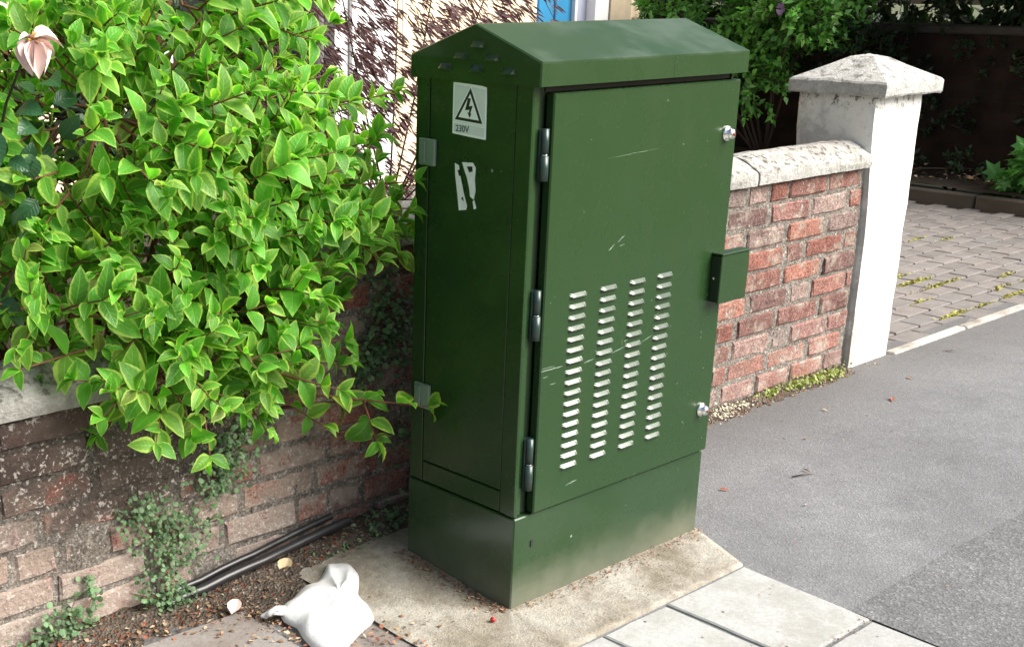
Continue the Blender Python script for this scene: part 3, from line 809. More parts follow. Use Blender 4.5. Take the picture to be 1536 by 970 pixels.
yz_poly('triangle_border', shrink(1.0), M_ink, st, SX-.0019)
yz_poly('triangle_face', shrink(.74), M_white, st, SX-.0022)
B = [(.190, 1.158), (.181, 1.158), (.186, 1.141), (.175, 1.143), (.1815, 1.126), (.178, 1.1265), (.183, 1.1165), (.190, 1.128), (.1862, 1.1275), (.184, 1.134), (.197, 1.132)]
yz_poly('lightning_bolt', B, M_ink, st, SX-.0025)
cu = bpy.data.curves.new('voltage_text', 'FONT'); cu.body = '230V'; cu.size = .0195; cu.extrude = .0002
to = bpy.data.objects.new('tmp', cu); COL.objects.link(to)
dg = bpy.context.evaluated_depsgraph_get(); tme = bpy.data.meshes.new_from_object(to.evaluated_get(dg)); bpy.data.objects.remove(to)
tme.materials.clear(); tme.materials.append(M_ink)
txt = link('voltage_text', tme, st, (SX-.0019, .2255, 1.0855)); txt.rotation_euler = (math.pi/2, 0, -math.pi/2)
ts = empty('torn_sticker', (SX, .19, .93)); ts.parent = cab; ts.location = Vector((SX, .19, .93))-cab.location
yz_poly('paper_shred', [(.2255, 1.016), (.213, 1.012), (.206, .985), (.196, .955), (.184, .926), (.186, .917), (.209, .913), (.2135, .94), (.2185, .965), (.2235, .99)], M_worn, ts, SX-.0010)
yz_poly('paper_shred', [(.203, 1.020), (.170, 1.022), (.161, 1.012), (.1625, .985), (.1595, .962), (.164, .942), (.1755, .948), (.179, .966), (.187, .988), (.197, 1.006)], M_worn, ts, SX-.0010)
yz_poly('paper_shred', [(.167, .938), (.162, .942), (.155, .924), (.163, .921)], M_worn, ts, SX-.0010)
yz_poly('print_trace', [(.188, 1.012), (.171, 1.014), (.170, 1.003), (.180, 1.000)], M_ink, ts, SX-.0013)
yz_poly('print_trace', [(.216, 1.001), (.210, 1.003), (.206, .990), (.211, .989)], M_ink, ts, SX-.0013)
yz_poly('print_trace', [(.203, .94), (.197, .945), (.194, .935)], M_ink, ts, SX-.0013)
# scratches and chips in the door paint
sc = MB()
def streak(x0, z0, x1, z1, w, y=-.0104):
    n = 10; V = []; Fs = []
    for i in range(n+1):
        t = i/n; x = x0+(x1-x0)*t; z = z0+(z1-z0)*t+.0012*nz(x, z0, 0, 120); ww = w*(.35+.65*abs(nz(x, z0, 3, 160)))*(.2+.8*math.sin(math.pi*min(1, t+.04)*.97))
        V += [(x, y, z-ww), (x, y, z+ww)]
    for i in range(n): Fs.append((2*i, 2*i+2, 2*i+3, 2*i+1))
    sc.add(V, Fs)
for a in ((.054, .578, .125, .578, .0026), (.055, .584, .10, .583, .0010), (.060, .562, .078, .562, .0012), (.20, .571, .235, .575, .0020), (.30, .576, .345, .584, .0018), (.41, .583, .45, .594, .0016),
          (.085, .542, .105, .542, .0014), (.262, .822, .282, .836, .0022), (.292, .838, .318, .852, .0020), (.30, .828, .318, .832, .0012), (.20, .286, .16, .280, .0022),
          (.24, 1.030, .42, 1.038, .0006), (.225, .600, .229, .57, .002), (.333, .602, .336, .588, .003), (.341, .597, .36, .601, .002), (.055, .545, .056, .51, .0012), (.45, .64, .47, .645, .0008)):
    streak(*a)
for q in range(30):
    x, z = rnd.uniform(.07, .7), rnd.uniform(.26, 1.15); s = rnd.uniform(.0006, .0016)
    sc.add([(x-s, -.0104, z-s), (x+s, -.0104, z-s*.6), (x+s*.7, -.0104, z+s), (x-s*.8, -.0104, z+s*.8)], [(0, 1, 2, 3)])
for (x, z, s) in ((.205, .135, .003), (.62, .205, .0015), (.41, .16, .0012)):
    sc.add([(x-s, -.0006, z-s), (x+s, -.0006, z-s*.6), (x+s*.7, -.0006, z+s), (x-s*.8, -.0006, z+s*.8)], [(0, 1, 2, 3)])
s = .004
sc.add([(.0008, .114, 1.008), (.0008, .108, 1.008), (.0008, .108, 1.0145), (.0008, .113, 1.0145)], [(0, 1, 2, 3)])
sc.add([(.0008, .087, 1.011), (.0008, .083, 1.011), (.0008, .084, 1.015)], [(0, 1, 2)])
tag(sc.build('paint_scratches', M_scratch, cab, (0, 0, 0), fixn=False), kind='stuff')

# ------------------------------------------------------------------ variegated shrub
def ovate(nseg=5, wmax=.44, fold=.22, droop=.22, seed=0):
    r = random.Random(seed); V = []; UV = []; Fs = []
    for i in range(nseg+1):
        t = i/nseg; w = wmax*math.sin(math.pi*min(1, t**.78))**.85*(1 if t < 1 else 0)*.5
        if t == 0: w = .02
        for q, u in enumerate((-1, -.5, 0, .5, 1)):
            wav = .018*r.uniform(-1, 1)*abs(u)
            V.append((u*w, t, fold*abs(u)*w-droop*t*t+.07*math.sin(t*3.1)+wav)); UV.append((.5+u*.5, t))
    for i in range(nseg):
        for q in range(4): a = i*5+q; Fs.append((a, a+1, a+6, a+5))
    return V, Fs, UV
TPL = [ovate(5, w, f, dr, s) for s, (w, f, dr) in enumerate(((.54, .32, .12), (.60, .2, .22), (.48, .45, .06), (.62, .15, .34), (.52, .65, .18)))]
def leaf_mesh(name, tpl, mat):
    V, Fs, UV = tpl; me = bpy.data.meshes.new(name); me.from_pydata(V, [], Fs)
    uvl = me.uv_layers.new(name='UVMap')
    for l in me.loops: uvl.data[l.index].uv = UV[l.vertex_index]
    me.polygons.foreach_set('use_smooth', [True]*len(me.polygons)); me.materials.append(mat); me.update(); return me
def mat_from(p, ld, ln, s):
    ld = ld.normalized(); x = ld.cross(ln)
    if x.length < 1e-4: x = ld.cross(Vector((.2, .4, .9)))
    x.normalize(); z = x.cross(ld)
    return Matrix(((x.x*s, ld.x*s, z.x*s, p.x), (x.y*s, ld.y*s, z.y*s, p.y), (x.z*s, ld.z*s, z.z*s, p.z), (0, 0, 0, 1)))
leaves = []      # (p, dir, normal, size, template)
stems = MB()
def shoot(base, dirv, length, nodes=4, lsize=.078, droop=.25, thick=.0022, out=None, wob=1.0):
    d = dirv.normalized(); p = Vector(base); pts = [p.copy()]; step = length/nodes
    ph = rnd.uniform(0, math.pi)
    for k in range(nodes):
        d = (d+Vector((rnd.gauss(0, .10), rnd.gauss(0, .10), rnd.gauss(0, .08)+(.10 if k > nodes*.5 else -droop*.25)))*wob).normalized()
        p = p+d*step; pts.append(p.copy())
        side = d.cross(Vector((0, 0, 1)))
        if side.length < .15: side = d.cross(Vector((1, 0, 0)))
        side.normalize(); upv = side.cross(d)
        ph2 = ph + (math.pi/2 if k % 2 else 0); ph2 = ph2*.55
        s = side*math.cos(ph2)+upv*math.sin(ph2)
        last = k == nodes-1
        sz = lsize*(1-.30*(k/(nodes-1))**2)*rnd.uniform(.82, 1.15)
        outv = out if out is not None else d
        for sg in (1, -1):
            if rnd.random() < .06: continue
            ld = d*rnd.uniform(.45, .8)+s*sg*rnd.uniform(.75, 1.0)+Vector((0, 0, rnd.uniform(-.12, .28)))
            ln = Vector((0, 0, 1))*.85+outv*.45+Vector((-.12, -.38, 0))+rv()*.38
            leaves.append((p.copy(), ld, ln, sz*rnd.uniform(.68, 1.15), rnd.randrange(5)))
        if last:
            for q in range(rnd.choice((1, 2, 2))):
                ld = d+rv()*.35+Vector((0, 0, .15)); leaves.append((p.copy(), ld, Vector((0, 0, 1))+outv*.3+rv()*.5, lsize*rnd.uniform(.45, .7), rnd.randrange(5)))
    stems.tube(pts, [thick*(1.5-.9*i/nodes) for i in range(nodes+1)], 5)
    return pts
SROOT = Vector((-.50, .98, .02))
blobs = [(-.47, .60, .80, .34, .30, .26, 86), (-.32, .55, .66, .18, .22, .17, 34), (-.56, .50, .60, .22, .20, .10, 36), (-.20, .60, .93, .22, .26, .17, 54), (-.06, .56, .86, .10, .12, .08, 10),
         (-.28, .66, 1.15, .18, .24, .17, 34), (-.62, .66, 1.12, .36, .30, .25, 84), (-.95, .78, 1.30, .28, .24, .24, 26), (-.40, .72, 1.38, .34, .30, .20, 64), (-.93, .74, .80, .16, .18, .10, 9), (-.82, .58, .80, .18, .2, .13, 20), (-1.05, .70, .95, .2, .2, .18, 9),
         (-.40, .48, .98, .25, .16, .2, 40), (-.9, .8, 1.55, .4, .3, .2, 30), (-.17, .78, 1.40, .12, .2, .12, 14), (-.5, 1.05, 1.1, .45, .25, .4, 60), (-.9, 1.05, .9, .35, .25, .35, 40), (-.45, 1.0, .75, .4, .2, .25, 24)]
for (cx, cy, cz, rx, ry, rz, n) in blobs:
    c = Vector((cx, cy, cz))
    # a woody branch from the root to the clump
    mid = SROOT.lerp(c, .5)+Vector((rnd.uniform(-.06, .06), .06, .10))
    bp = [SROOT+Vector((rnd.uniform(-.08, .08), rnd.uniform(-.05, .05), 0)), SROOT.lerp(mid, .6)+Vector((0, .03, .04)), mid, mid.lerp(c, .55), c]
    stems.tube(bp, [.011, .010, .008, .006, .004], 6)
    for k in range(n):
        while True:
            v = rv()
            if v.y < .5 or cy > .95 or rnd.random() < .3: break
        rr = rnd.uniform(.55, 1.0)**.7
        p = Vector((cx+v.x*rx*rr, cy+v.y*ry*rr, cz+v.z*rz*rr))
        dirv = Vector((v.x, v.y, v.z*.7))+Vector((.05, -.15, .32))+rv()*.35
        L = rnd.uniform(.13, .22); nd = rnd.choice((3, 4, 4))
        base = p-dirv.normalized()*L*.55
        shoot(base, dirv, L, nd, rnd.uniform(.058, .088), .25, .0022, v)
        if rnd.random() < .22: stems.tube([c.lerp(base, .25), c.lerp(base, .65)+rv()*.02, base], [.004, .003, .003], 5)
# single shoots that hang out over the wall and towards the cabinet
for (b0, b1, nn, ls) in (((-.24, .46, .47), (-.030, .262, .452), 4, .088), ((-.14, .37, .46), (-.125, .335, .36), 2, .085), ((-.20, .50, .95), (-.035, .315, .965), 4, .066), ((-.16, .48, .90), (-.04, .325, .905), 4, .066), ((-.20, .56, 1.12), (-.05, .365, 1.155), 4, .066), ((-.16, .50, .46), (-.05, .42, .33), 3, .068), ((-.30, .50, .47), (-.22, .42, .40), 3, .07), ((-.14, .55, .90), (.10, .45, .90), 4, .075),
        ((-.12, .55, .82), (.08, .46, .85), 3, .07), ((-.66, .50, .60), (-.80, .42, .55), 3, .075), ((-.70, .55, .66), (-.96, .47, .68), 4, .07), ((-.52, .48, .52), (-.56, .40, .41), 3, .078), ((-.62, .48, .54), (-.70, .40, .47), 3, .075),
        ((-.42, .48, .52), (-.40, .40, .43), 3, .07), ((-.15, .62, 1.08), (.03, .52, 1.13), 3, .07), ((-.18, .6, .66), (-.08, .5, .58), 3, .07), ((-.84, .6, 1.0), (-1.0, .5, .97), 3, .075), ((-.25, .66, 1.25), (-.12, .5, 1.30), 3, .07)):
    b0, b1 = Vector(b0), Vector(b1); v = b1-b0
    shoot(b0, v, v.length, nn, ls, .1, .0024, None, .25)
    stems.tube([b0.lerp(SROOT, .35)+Vector((0, 0, .1)), b0], [.005, .003], 5)
BLOOM = Vector((-.918, .385, 1.296))
leaves = [l for l in leaves if ((l[0]-BLOOM)-(CAMP-BLOOM).normalized()*max(-.05, min(.25, (l[0]-BLOOM).dot((CAMP-BLOOM).normalized())))).length > .085]
shr = empty('variegated_shrub', tuple(SROOT), 'large leafy shrub with yellow edged green leaves spilling over the left garden wall', 'shrub')
stems.build('branches', M_twig, shr, (0, 0, 0), fixn=False)
LM = [leaf_mesh('leaf', t, M_leaf) for t in TPL]
def proj(p):
    v = p-CAMP; z = v.dot(F); return 525.8+1917.43*v.dot(RX)/z, 610.2-1917.43*v.dot(UX)/z, z
order = []
for i, (p, ld, ln, s, k) in enumerate(leaves):
    px, py, z = proj(p); order.append(((0 if (0 < px < 1536 and 0 < py < 970) else 5)+z, i))
order.sort(); near = set(i for _, i in order[:300])
masses = [LeafMass(*t) for t in TPL]
for i, (p, ld, ln, s, k) in enumerate(leaves):
    if i in near:
        o = bpy.data.objects.new('leaf', LM[k]); COL.objects.link(o); o.parent = shr
        o.matrix_local = Matrix.Translation(-SROOT) @ mat_from(p, ld, ln, s)
    else: masses[k].add(p, ld, ln, s)
fol = [link('foliage', mm_.mesh('foliage', M_leaf), shr, (0, 0, 0)) for mm_ in masses if mm_.M]
for f in fol: tag(f, kind='stuff')

# rose growing through the shrub at the left, with one withered bloom
ROSE = Vector((-1.0, .82, .02))
rose = empty('rose_bush', tuple(ROSE), 'dark leaved rose stem with a withered pale pink bloom inside the big shrub', 'rose')
stm = MB(); HB = BLOOM
stm.tube([ROSE, (-.98, .74, .5), (-.94, .60, .95), (-.93, .48, 1.18), tuple(HB)], [.007, .006, .004, .003, .0025], 6)
stm.tube([ROSE, (-1.1, .72, .6), (-1.02, .58, .95), (-.97, .52, 1.12)], [.006, .005, .004, .002], 6)
stm.tube([ROSE, (-1.02, .70, .5), (-.93, .56, .80), (-.90, .50, .9)], [.006, .005, .004, .002], 6)
stm.build('stem', M_bark, rose, (0, 0, 0), fixn=False)
RT = leaf_mesh('leaf', ovate(5, .72, .25, .2, 9), M_rose_leaf)
for q in range(46):
    a = rnd.choice((((-.93, .52, 1.0), (-.93, .44, 1.24)), ((-.94, .52, .95), (-.86, .44, 1.2)), ((-1.06, .64, .8), (-.97, .52, 1.12)), ((-.98, .62, .7), (-.90, .50, .92)), ((-.9, .62, 1.0), (-.78, .55, 1.12))))
    p = Vector(a[0]).lerp(Vector(a[1]), rnd.random())+rv()*.05
    o = bpy.data.objects.new('leaf', RT); COL.objects.link(o); o.parent = rose
    o.matrix_local = Matrix.Translation(-ROSE) @ mat_from(p, rv()+Vector((.2, -.3, -.25)), Vector((-.2, -.7, .8))+rv()*.5, rnd.uniform(.045, .068))
M_petal = NT('faded_petal'); M_petal = M_petal.done(M_petal.mix(M_petal.noise(60, 3), (.78, .66, .58), (.74, .48, .46)), .7)
bl = empty('bloom', tuple(HB)); bl.parent = rose; bl.location = HB-ROSE
PT = ovate(5, .62, .9, .35, 4)
pme2 = leaf_mesh('petal', PT, M_petal)
for ang, tilt, s in ((.1, .05, .060), (.5, -.35, .055), (2.6, -1.5, .062), (3.6, -1.0, .055), (4.4, -1.6, .066), (5.3, -1.2, .060), (2.9, -.6, .045), (3.1, .2, .03)):
    ld = Vector((math.cos(ang)*.75+.25, math.sin(ang)*.4-.25, tilt)); o = bpy.data.objects.new('petal', pme2); COL.objects.link(o); o.parent = bl
    o.matrix_local = mat_from(Vector((0, 0, 0)), ld, Vector((math.cos(ang), -.6, .9)), s)
ce = MB()
for q in range(22): v = (rv()+Vector((0, -.5, .1)))*.010; ce.tube([(0, 0, 0), tuple(v*1.4)], [.002, .001], 4)
ce.build('stamens', plain('dry_stamens', (.38, .22, .06), .8), bl, tuple(HB), fixn=False)

# ------------------------------------------------------------------ little wall plants and weeds
def wall_weed(label, pts, mat, size, name='wall_plant', cat='weed', ground=False, group=None):
    """pts: (x, y, z, spread_x, spread_z, count)"""
    x0 = Vector(pts[-1][:3]); root = empty(name, tuple(x0), label, cat, group)
    lm = LeafMass(RD_V, RD_F, RD_UV); sm_ = MB()
    for (x, y, z, sx, sz, n) in pts:
        for q in range(int(n*1.9)):
            a, b = rnd.gauss(0, .5), rnd.gauss(0, .5)
            p = Vector((x+a*sx, y-abs(rnd.gauss(0, .014)) if not ground else y+rnd.gauss(0, .5)*sz, z+(b*sz if not ground else abs(rnd.gauss(0, .012)))))
            lm.add(p, rv()+Vector((0, -.3, -.5 if not ground else .2)), Vector((0, -.8, .7))+rv()*.5, rnd.uniform(.45, 1.15)*size*.80)
        for q in range(max(2, n//12)):
            e = Vector((x+rnd.gauss(0, .5)*sx, y-.008, z+(rnd.gauss(0, .5)*sz if not ground else .01))); s0 = Vector((x, y, z))
            sm_.tube([s0, s0.lerp(e, .5)+Vector((0, -.006, 0)), e], [.0012, .001, .0008], 4)
    o = link('leaves', lm.mesh('leaves', mat), root, (0, 0, 0)); o['kind'] = 'stuff'
    sm_.build('stems', M_twig, root, (0, 0, 0), fixn=False)
WF = WY-.006
wall_weed('trailing small leaved creeper hanging on the brick wall just under the shrub', [(-.41, WF, .33, .09, .07, 90), (-.36, WF, .38, .08, .06, 50), (-.44, WF, .28, .07, .05, 50)], M_small, .017)
wall_weed('tall trail of pale green creeper climbing the wall left of the black pipes', [(-.655, WF, .255, .07, .05, 80), (-.60, WF, .21, .07, .06, 70), (-.555, WF, .165, .10, .07, 130), (-.60, WF, .10, .07, .07, 70), (-.625, WF-.015, .035, .07, .05, 60), (-.60, .505, .045, .05, .04, 60)], M_small, .0145)
wall_weed('green weed sprouting at the wall foot in the bottom left corner', [(-.86, WF-.015, .06, .09, .05, 80), (-.93, WF-.02, .02, .10, .03, 70)], M_small, .017)
wall_weed('dark creeper on the shaded wall between shrub and cabinet', [(.085, WF, .62, .07, .12, 90), (.04, WF, .50, .09, .06, 90), (.14, WF, .55, .05, .1, 50)], M_small, .020)
wall_weed('thin creeper low on the wall right beside the cabinet', [(.02, WF, .42, .06, .06, 24), (.14, WF, .27, .04, .10, 40), (.0, WF, .45, .05, .04, 26)], M_small, .016)
wall_weed('small green weeds at the open end of the black pipes', [(.0, .50, .04, .07, .05, 40), (.085, .50, .045, .06, .05, 40), (-.05, .46, .025, .06, .04, 22)], M_small, .019, ground=True)
wall_weed('tiny weed on the soil behind the white bag', [(-.14, .475, .02, .06, .04, 26)], M_small, .015, ground=True)
wall_weed('small sprig growing from the left wall joint near the ground', [(-.795, WF, .13, .012, .02, 10), (-.79, WF, .09, .01, .03, 8)], M_small, .016)
wall_weed('yellowing weed patch at the foot of the wall beside the white pillar', [(2.10, .525, .0, .14, .025, 110), (2.27, .52, .0, .12, .03, 160), (1.93, .53, .0, .10, .02, 50)], M_small_y, .017, ground=True)
wall_weed('pale flowering weed at the wall foot right beside the cabinet', [(1.60, .515, .0, .09, .03, 110), (1.72, .525, .0, .10, .02, 60)], plain('pale_weed', (.42, .40, .30), .8, .3, 0, .6, 160), .013, ground=True)

# ------------------------------------------------------------------ pipes along the wall foot
def pipe(label, a, b, r):
    a, b = Vector(a), Vector(b); root = empty('conduit_pipe', tuple(a), label, 'pipe', 'black conduits at the wall foot')
    n = 16; pts = [a.lerp(b, t/n)+Vector((0, .003*nz(t, 1, 0, .5), .003*nz(t, 2, 0, .4))) for t in range(n+1)]
    MB().tube(pts, r, 12, False).build('tube', M_pipe, root, (0, 0, 0), fixn=False)
    dv = (b-a).normalized()
    MB().tube([b-dv*.004, b+dv*.001, b+dv*.001, b-dv*.03], [r*1.03, r*1.03, r*.72, r*.70], 12, False).build('open_end', M_shade_black, root, (0, 0, 0), fixn=False)
pipe('upper black plastic conduit lying against the foot of the brick wall', (-.60, .537, .030), (-.100, .537, .093), .0085)
pipe('lower and thicker black plastic conduit lying on the soil at the wall foot', (-.62, .510, .022), (-.065, .510, .080), .0118)

# ------------------------------------------------------------------ white plastic bag
M_bag = NT('thin_white_plastic'); M_bag.done((.91, .92, .92), .38, M_bag.bump(M_bag.noise(16, 4, .6, dist=1.2), .35, .01), .5)
M_bag.translucent((.8, .82, .82), .25); M_bag = M_bag.m
outl = [(-.192, .442), (-.165, .438), (-.14, .414), (-.150, .38), (-.165, .346), (-.205, .30), (-.239, .265), (-.250, .23), (-.262, .195), (-.290, .154), (-.36, .125), (-.41, .10), (-.449, .086), (-.466, .089), (-.473, .145), (-.46, .20), (-.444, .241), (-.447, .286), (-.419, .335), (-.388, .345), (-.327, .377), (-.271, .386), (-.23, .41)]
NB = 72; per = []
for i in range(NB):
    t = i/NB*len(outl); k = int(t); f = t-k
    p0, p1, p2, p3 = (Vector(outl[(k+j) % len(outl)]) for j in (-1, 0, 1, 2))
    per.append(.5*((2*p1)+(p2-p0)*f+(2*p0-5*p1+4*p2-p3)*f*f+(3*p1-p0-3*p2+p3)*f**3))
cen = Vector((-.31, .255)); V = []; Fs = []; NRI = 16
BX, BY = cen
for j in range(NRI+1):
    s = j/NRI
    for i in range(NB):
        p = cen.lerp(per[i], s); a = 2*math.pi*i/NB
        fold = .010*nz(p.x, p.y, 0, 16)+.014*abs(nz(p.x, p.y, 5, 8))+.006*math.sin(a*7+s*4)*s*(1-s)*2
        h = .012+.034*(1-s**4)**.7+(fold-.006*abs(nz(p.x, p.y, 7, 13))-.004*abs(nz(p.x, p.y, 2, 27)))*(1-s**6)
        V.append((p.x-BX, p.y-BY, h))
for i in range(NB):
    p = cen.lerp(per[i], .96); V.append((p.x-BX, p.y-BY, .008))
for j in range(NRI+1):
    for i in range(NB): Fs.append((j*NB+i, j*NB+(i+1) % NB, (j+1)*NB+(i+1) % NB, (j+1)*NB+i))
bag = empty('plastic_bag', (BX, BY, 0), 'crumpled white plastic bag lying on the ground left of the green cabinet', 'bag')
MB().add(V, Fs, True).build('bag_body', M_bag, bag, (BX, BY, 0), fixn=False)
kn = MB()
for q in range(2):
    pts = [(-.435, .30, .03), (-.452-.01*q, .305+.012*q, .04-.012*q), (-.468, .31+.015*q, .030-.012*q), (-.472-.008*q, .318+.01*q, .02)]
    kn.tube([(x-BX, y-BY, z) for x, y, z in pts], [.012, .006, .008, .003], 8)
kn.build('tied_handle', M_bag, bag, (BX, BY, 0), fixn=False)

# ------------------------------------------------------------------ petals, berry, litter
def petal(name, label, cat, loc, s, mat, rz):
    o = link(name, leaf_mesh(name, ovate(5, .75, .5, -.25, 3), mat)); o.location = loc; o.scale = (s, s, s); o.rotation_euler = (.12, .1, rz); tag(o, label, cat)
petal('fallen_petal', 'white petal with a pink edge lying on the slab in front of the pipes', 'petal', (-.52, .385, .017), .045, M_petal, -.9)
petal('fallen_leaf', 'cream coloured dead leaf on the soil beside the white bag', 'leaf', (-.305, .478, .020), .05, plain('cream_dead_leaf', (.62, .50, .30), .7), -1.0)
be = lathe([(.001, -.006), (.0045, -.005), (.006, 0), (.0045, .005), (.001, .006)], 10).build('red_berry', plain('red_berry_skin', (.45, .02, .015), .3)); be.location = (-.075, -.016, .013)
tag(be, 'tiny red berry on the concrete pad by the cabinet corner', 'berry')
lit = LeafMass(LS_V, LS_F, LS_UV)
def litter(n, fx, s0, s1, flat=.5):
    for q in range(n):
        p = fx(); lit.add(p, Vector((rnd.gauss(0, 1), rnd.gauss(0, 1), rnd.gauss(0, .25))), Vector((0, 0, 1))+rv()*flat, rnd.uniform(s0, s1), rnd.uniform(.5, 1.2))
def fx_soil():
    x = rnd.uniform(-.62, -.06); y = rnd.uniform(.22, .53); return Vector((x, y, max(soil_h(x, y), .008)+.004))
litter(280, fx_soil, .005, .018)
def fx_gap():
    x = rnd.gauss(-.468, .016); y = rnd.uniform(-.05, .42); return Vector((x, y, .010))
litter(150, fx_gap, .006, .018)
def fx_left():
    x = rnd.uniform(-1.0, -.5); y = rnd.gauss(.44, .035); return Vector((x, y, max(soil_h(x, y), .006)+.004))
litter(190, fx_left, .006, .022)
def fx_pf():
    x = rnd.uniform(0, .73); y = -.004-abs(rnd.gauss(0, .022)); return Vector((x, y, pad_h(x, y)+.003))
litter(420, fx_pf, .003, .010)
def fx_pl():
    y = rnd.uniform(0, .36); x = -.004-abs(rnd.gauss(0, .022)); return Vector((x, y, pad_h(x, y)+.003))
litter(420, fx_pl, .004, .013)
def fx_pad():
    x, y = rnd.uniform(-.28, .63), rnd.uniform(-.2, .4); return Vector((x, y, pad_h(x, y)+.002))
litter(260, fx_pad, .002, .008)
def fx_bag():
    x, y = rnd.gauss(-.34, .07), rnd.gauss(.10, .05); return Vector((x, y, .012))
litter(110, fx_bag, .006, .020)
def fx_wf():
    x = rnd.uniform(.75, 2.6); y = .53-abs(rnd.gauss(0, .03)); return Vector((x, y, .003))
litter(230, fx_wf, .005, .018)
def fx_asph():
    x, y = rnd.uniform(.75, 4.5), rnd.uniform(-.6, .5); return Vector((x, y, .004))
litter(220, fx_asph, .003, .010)
def fx_slabs():
    x, y = rnd.uniform(-.9, .6), rnd.uniform(-.7, .3); return Vector((x, y, .011))
litter(90, fx_slabs, .003, .008)
def fx_joint():
    return Vector((.634+rnd.gauss(0, .006)-.06*rnd.random()*0, rnd.uniform(-.21, 0), .005))
litter(40, fx_joint, .004, .010)
def fx_cross():
    return Vector((rnd.uniform(.31, .60), -.566+rnd.gauss(0, .005), .009))
litter(60, fx_cross, .004, .010)
def fx_bed():
    return Vector((rnd.uniform(6.56, 7.3), rnd.uniform(1.6, 3.6), .15))
litter(260, fx_bed, .02, .06)
for (x, y, s) in ((1.62, .20, .03), (1.92, .33, .028), (2.23, .24, .05), (2.5, .30, .04), (3.0, .38, .05), (1.02, .13, .035), (1.35, .06, .03), (1.1, -.1, .02)):
    lit.add((x, y, .006), Vector((rnd.gauss(0, 1), rnd.gauss(0, 1), 0)), Vector((0, 0, 1))+rv()*.3, s, .6)
o = link('leaf_litter', lit.mesh('leaf_litter', M_litter, False)); tag(o, 'scattered brown leaf litter and crumbs on the paving', 'leaf litter', kind='stuff')
tw = MB().tube([(1.27, .045, .005), (1.30, .035, .006), (1.34, .015, .005)], [.002, .0022, .0006], 5).build('fallen_twig', M_bark, fixn=False)
tag(tw, 'thin dark twig lying on the asphalt right of the cabinet', 'twig')

# ------------------------------------------------------------------ background: purple maple
MAP = Vector((1.55, 2.15, .02))
mp = empty('purple_maple', tuple(MAP), 'weeping lace leaf maple with dark purple leaves in front of the cream house', 'tree')
mb = MB()
lob = LeafMass([(0, 0, 0), (.5, .3, .02), (.42, .62, 0), (0, 1, -.08), (-.42, .62, 0), (-.5, .3, .02)], [(0, 1, 2, 3), (0, 3, 4, 5)], [(.5, 0), (.9, .3), (.9, .6), (.5, 1), (.1, .6), (.1, .3)])
mb.tube([MAP, MAP+Vector((.02, 0, .25)), MAP+Vector((0, .02, .5))], [.035, .03, .022], 8)
for k in range(12):
    az = rnd.uniform(0, 2*math.pi); rr = rnd.uniform(.25, 1.0); top = rnd.uniform(.65, 1.7)
    out = Vector((math.cos(az), math.sin(az), 0))
    P = [MAP+Vector((0, .01, .45)), MAP+out*rr*.35+Vector((0, 0, top*.66)), MAP+out*rr*.6+Vector((0, 0, top*.95)), MAP+out*rr*.8+Vector((0, 0, top)), MAP+out*rr+Vector((0, 0, top*.85)), MAP+out*rr*1.12+Vector((0, 0, top*.62))]
    mb.tube(P, [.005, .0035, .0025, .002, .0015, .001], 4)
for k in range(2300):
    v = rv(); rr = rnd.uniform(.5, 1.0); v.z = abs(v.z)
    if nz(v.x, v.y, v.z, 3.1) < -.12: continue
    p = MAP+Vector((v.x*1.05*rr, v.y*.95*rr, .45+v.z*1.3*rr-.15*rnd.random()))
    dr = Vector((.62, -.5, -.62))+Vector((v.x, v.y, 0))*.2+rv()*.25
    for a in range(6):
        w = dr+rv()*.32; lob.add(p+rv()*.02, w, Vector((-.4, -.7, .5))+rv()*.4, rnd.uniform(.035, .070), .13)
mb.build('branches', M_bark, mp, (0, 0, 0), fixn=False)
o = link('foliage', lob.mesh('foliage', M_maple), mp, (0, 0, 0)); o['kind'] = 'stuff'

# ------------------------------------------------------------------ background: the house
HY = 5.0
hs = empty('house', (2, 7, 0), 'cream rendered house with a blue front door behind the maple', 'house')
M_cream = plain('cream_render', (.80, .66, .46), .85, .3, 0, .06, 8, .2)
M_wpaint = plain('white_gloss_paint', (.82, .82, .81), .5, .5, 0, .05, 10)
M_blue = plain('blue_door_paint', (.035, .22, .42), .4, .5, 0, .12, 6)
M_stone = plain('buff_stone', (.50, .42, .30), .9, .3, 0, .2, 14, .4)
M_lav = plain('frosted_side_light', (.42, .44, .55), .25, .5, 0, .08, 10)
M_slate = plain('roof_slate', (.08, .085, .10), .7, .4, 0, .3, 12, .4)
M_glass = NT('dark_window_glass'); M_glass = M_glass.done((.012, .014, .016), .06, None, .6)
def hbox(name, a, b, mat, parent=hs, bev=.0): return abox(name, a, b, mat, parent, bev)
def facade(segs):
    m = MB()
    for (x0, x1, z0, z1) in segs: m.box((x0, HY, z0), (x1, HY+.28, z1))
    return m
facade([(-6, -4.2, 0, 5.4), (-4.2, -2.2, 0, .75), (-4.2, -2.2, 2.2, 5.4), (-2.2, 2.25, 0, 5.4), (2.25, 3.72, 0, .12), (2.25, 3.72, 2.3, 5.4), (3.72, 5.585, 0, 5.4), (5.585, 6.26, 2.15, 5.4), (6.42, 6.9, 0, 5.4), (6.26, 6.42, 2.15, 5.4)]).build('front_wall', M_cream, hs, (0, 0, 0), fixn=False)
hbox('side_wall', (6.62, HY+.281, 0), (6.9, 12, 5.4), M_cream); hbox('side_wall', (-6, HY+.281, 0), (-5.72, 12, 5.4), M_cream)
hbox('back_wall', (-5.719, 11.72, 0), (6.619, 12, 5.4), M_cream)
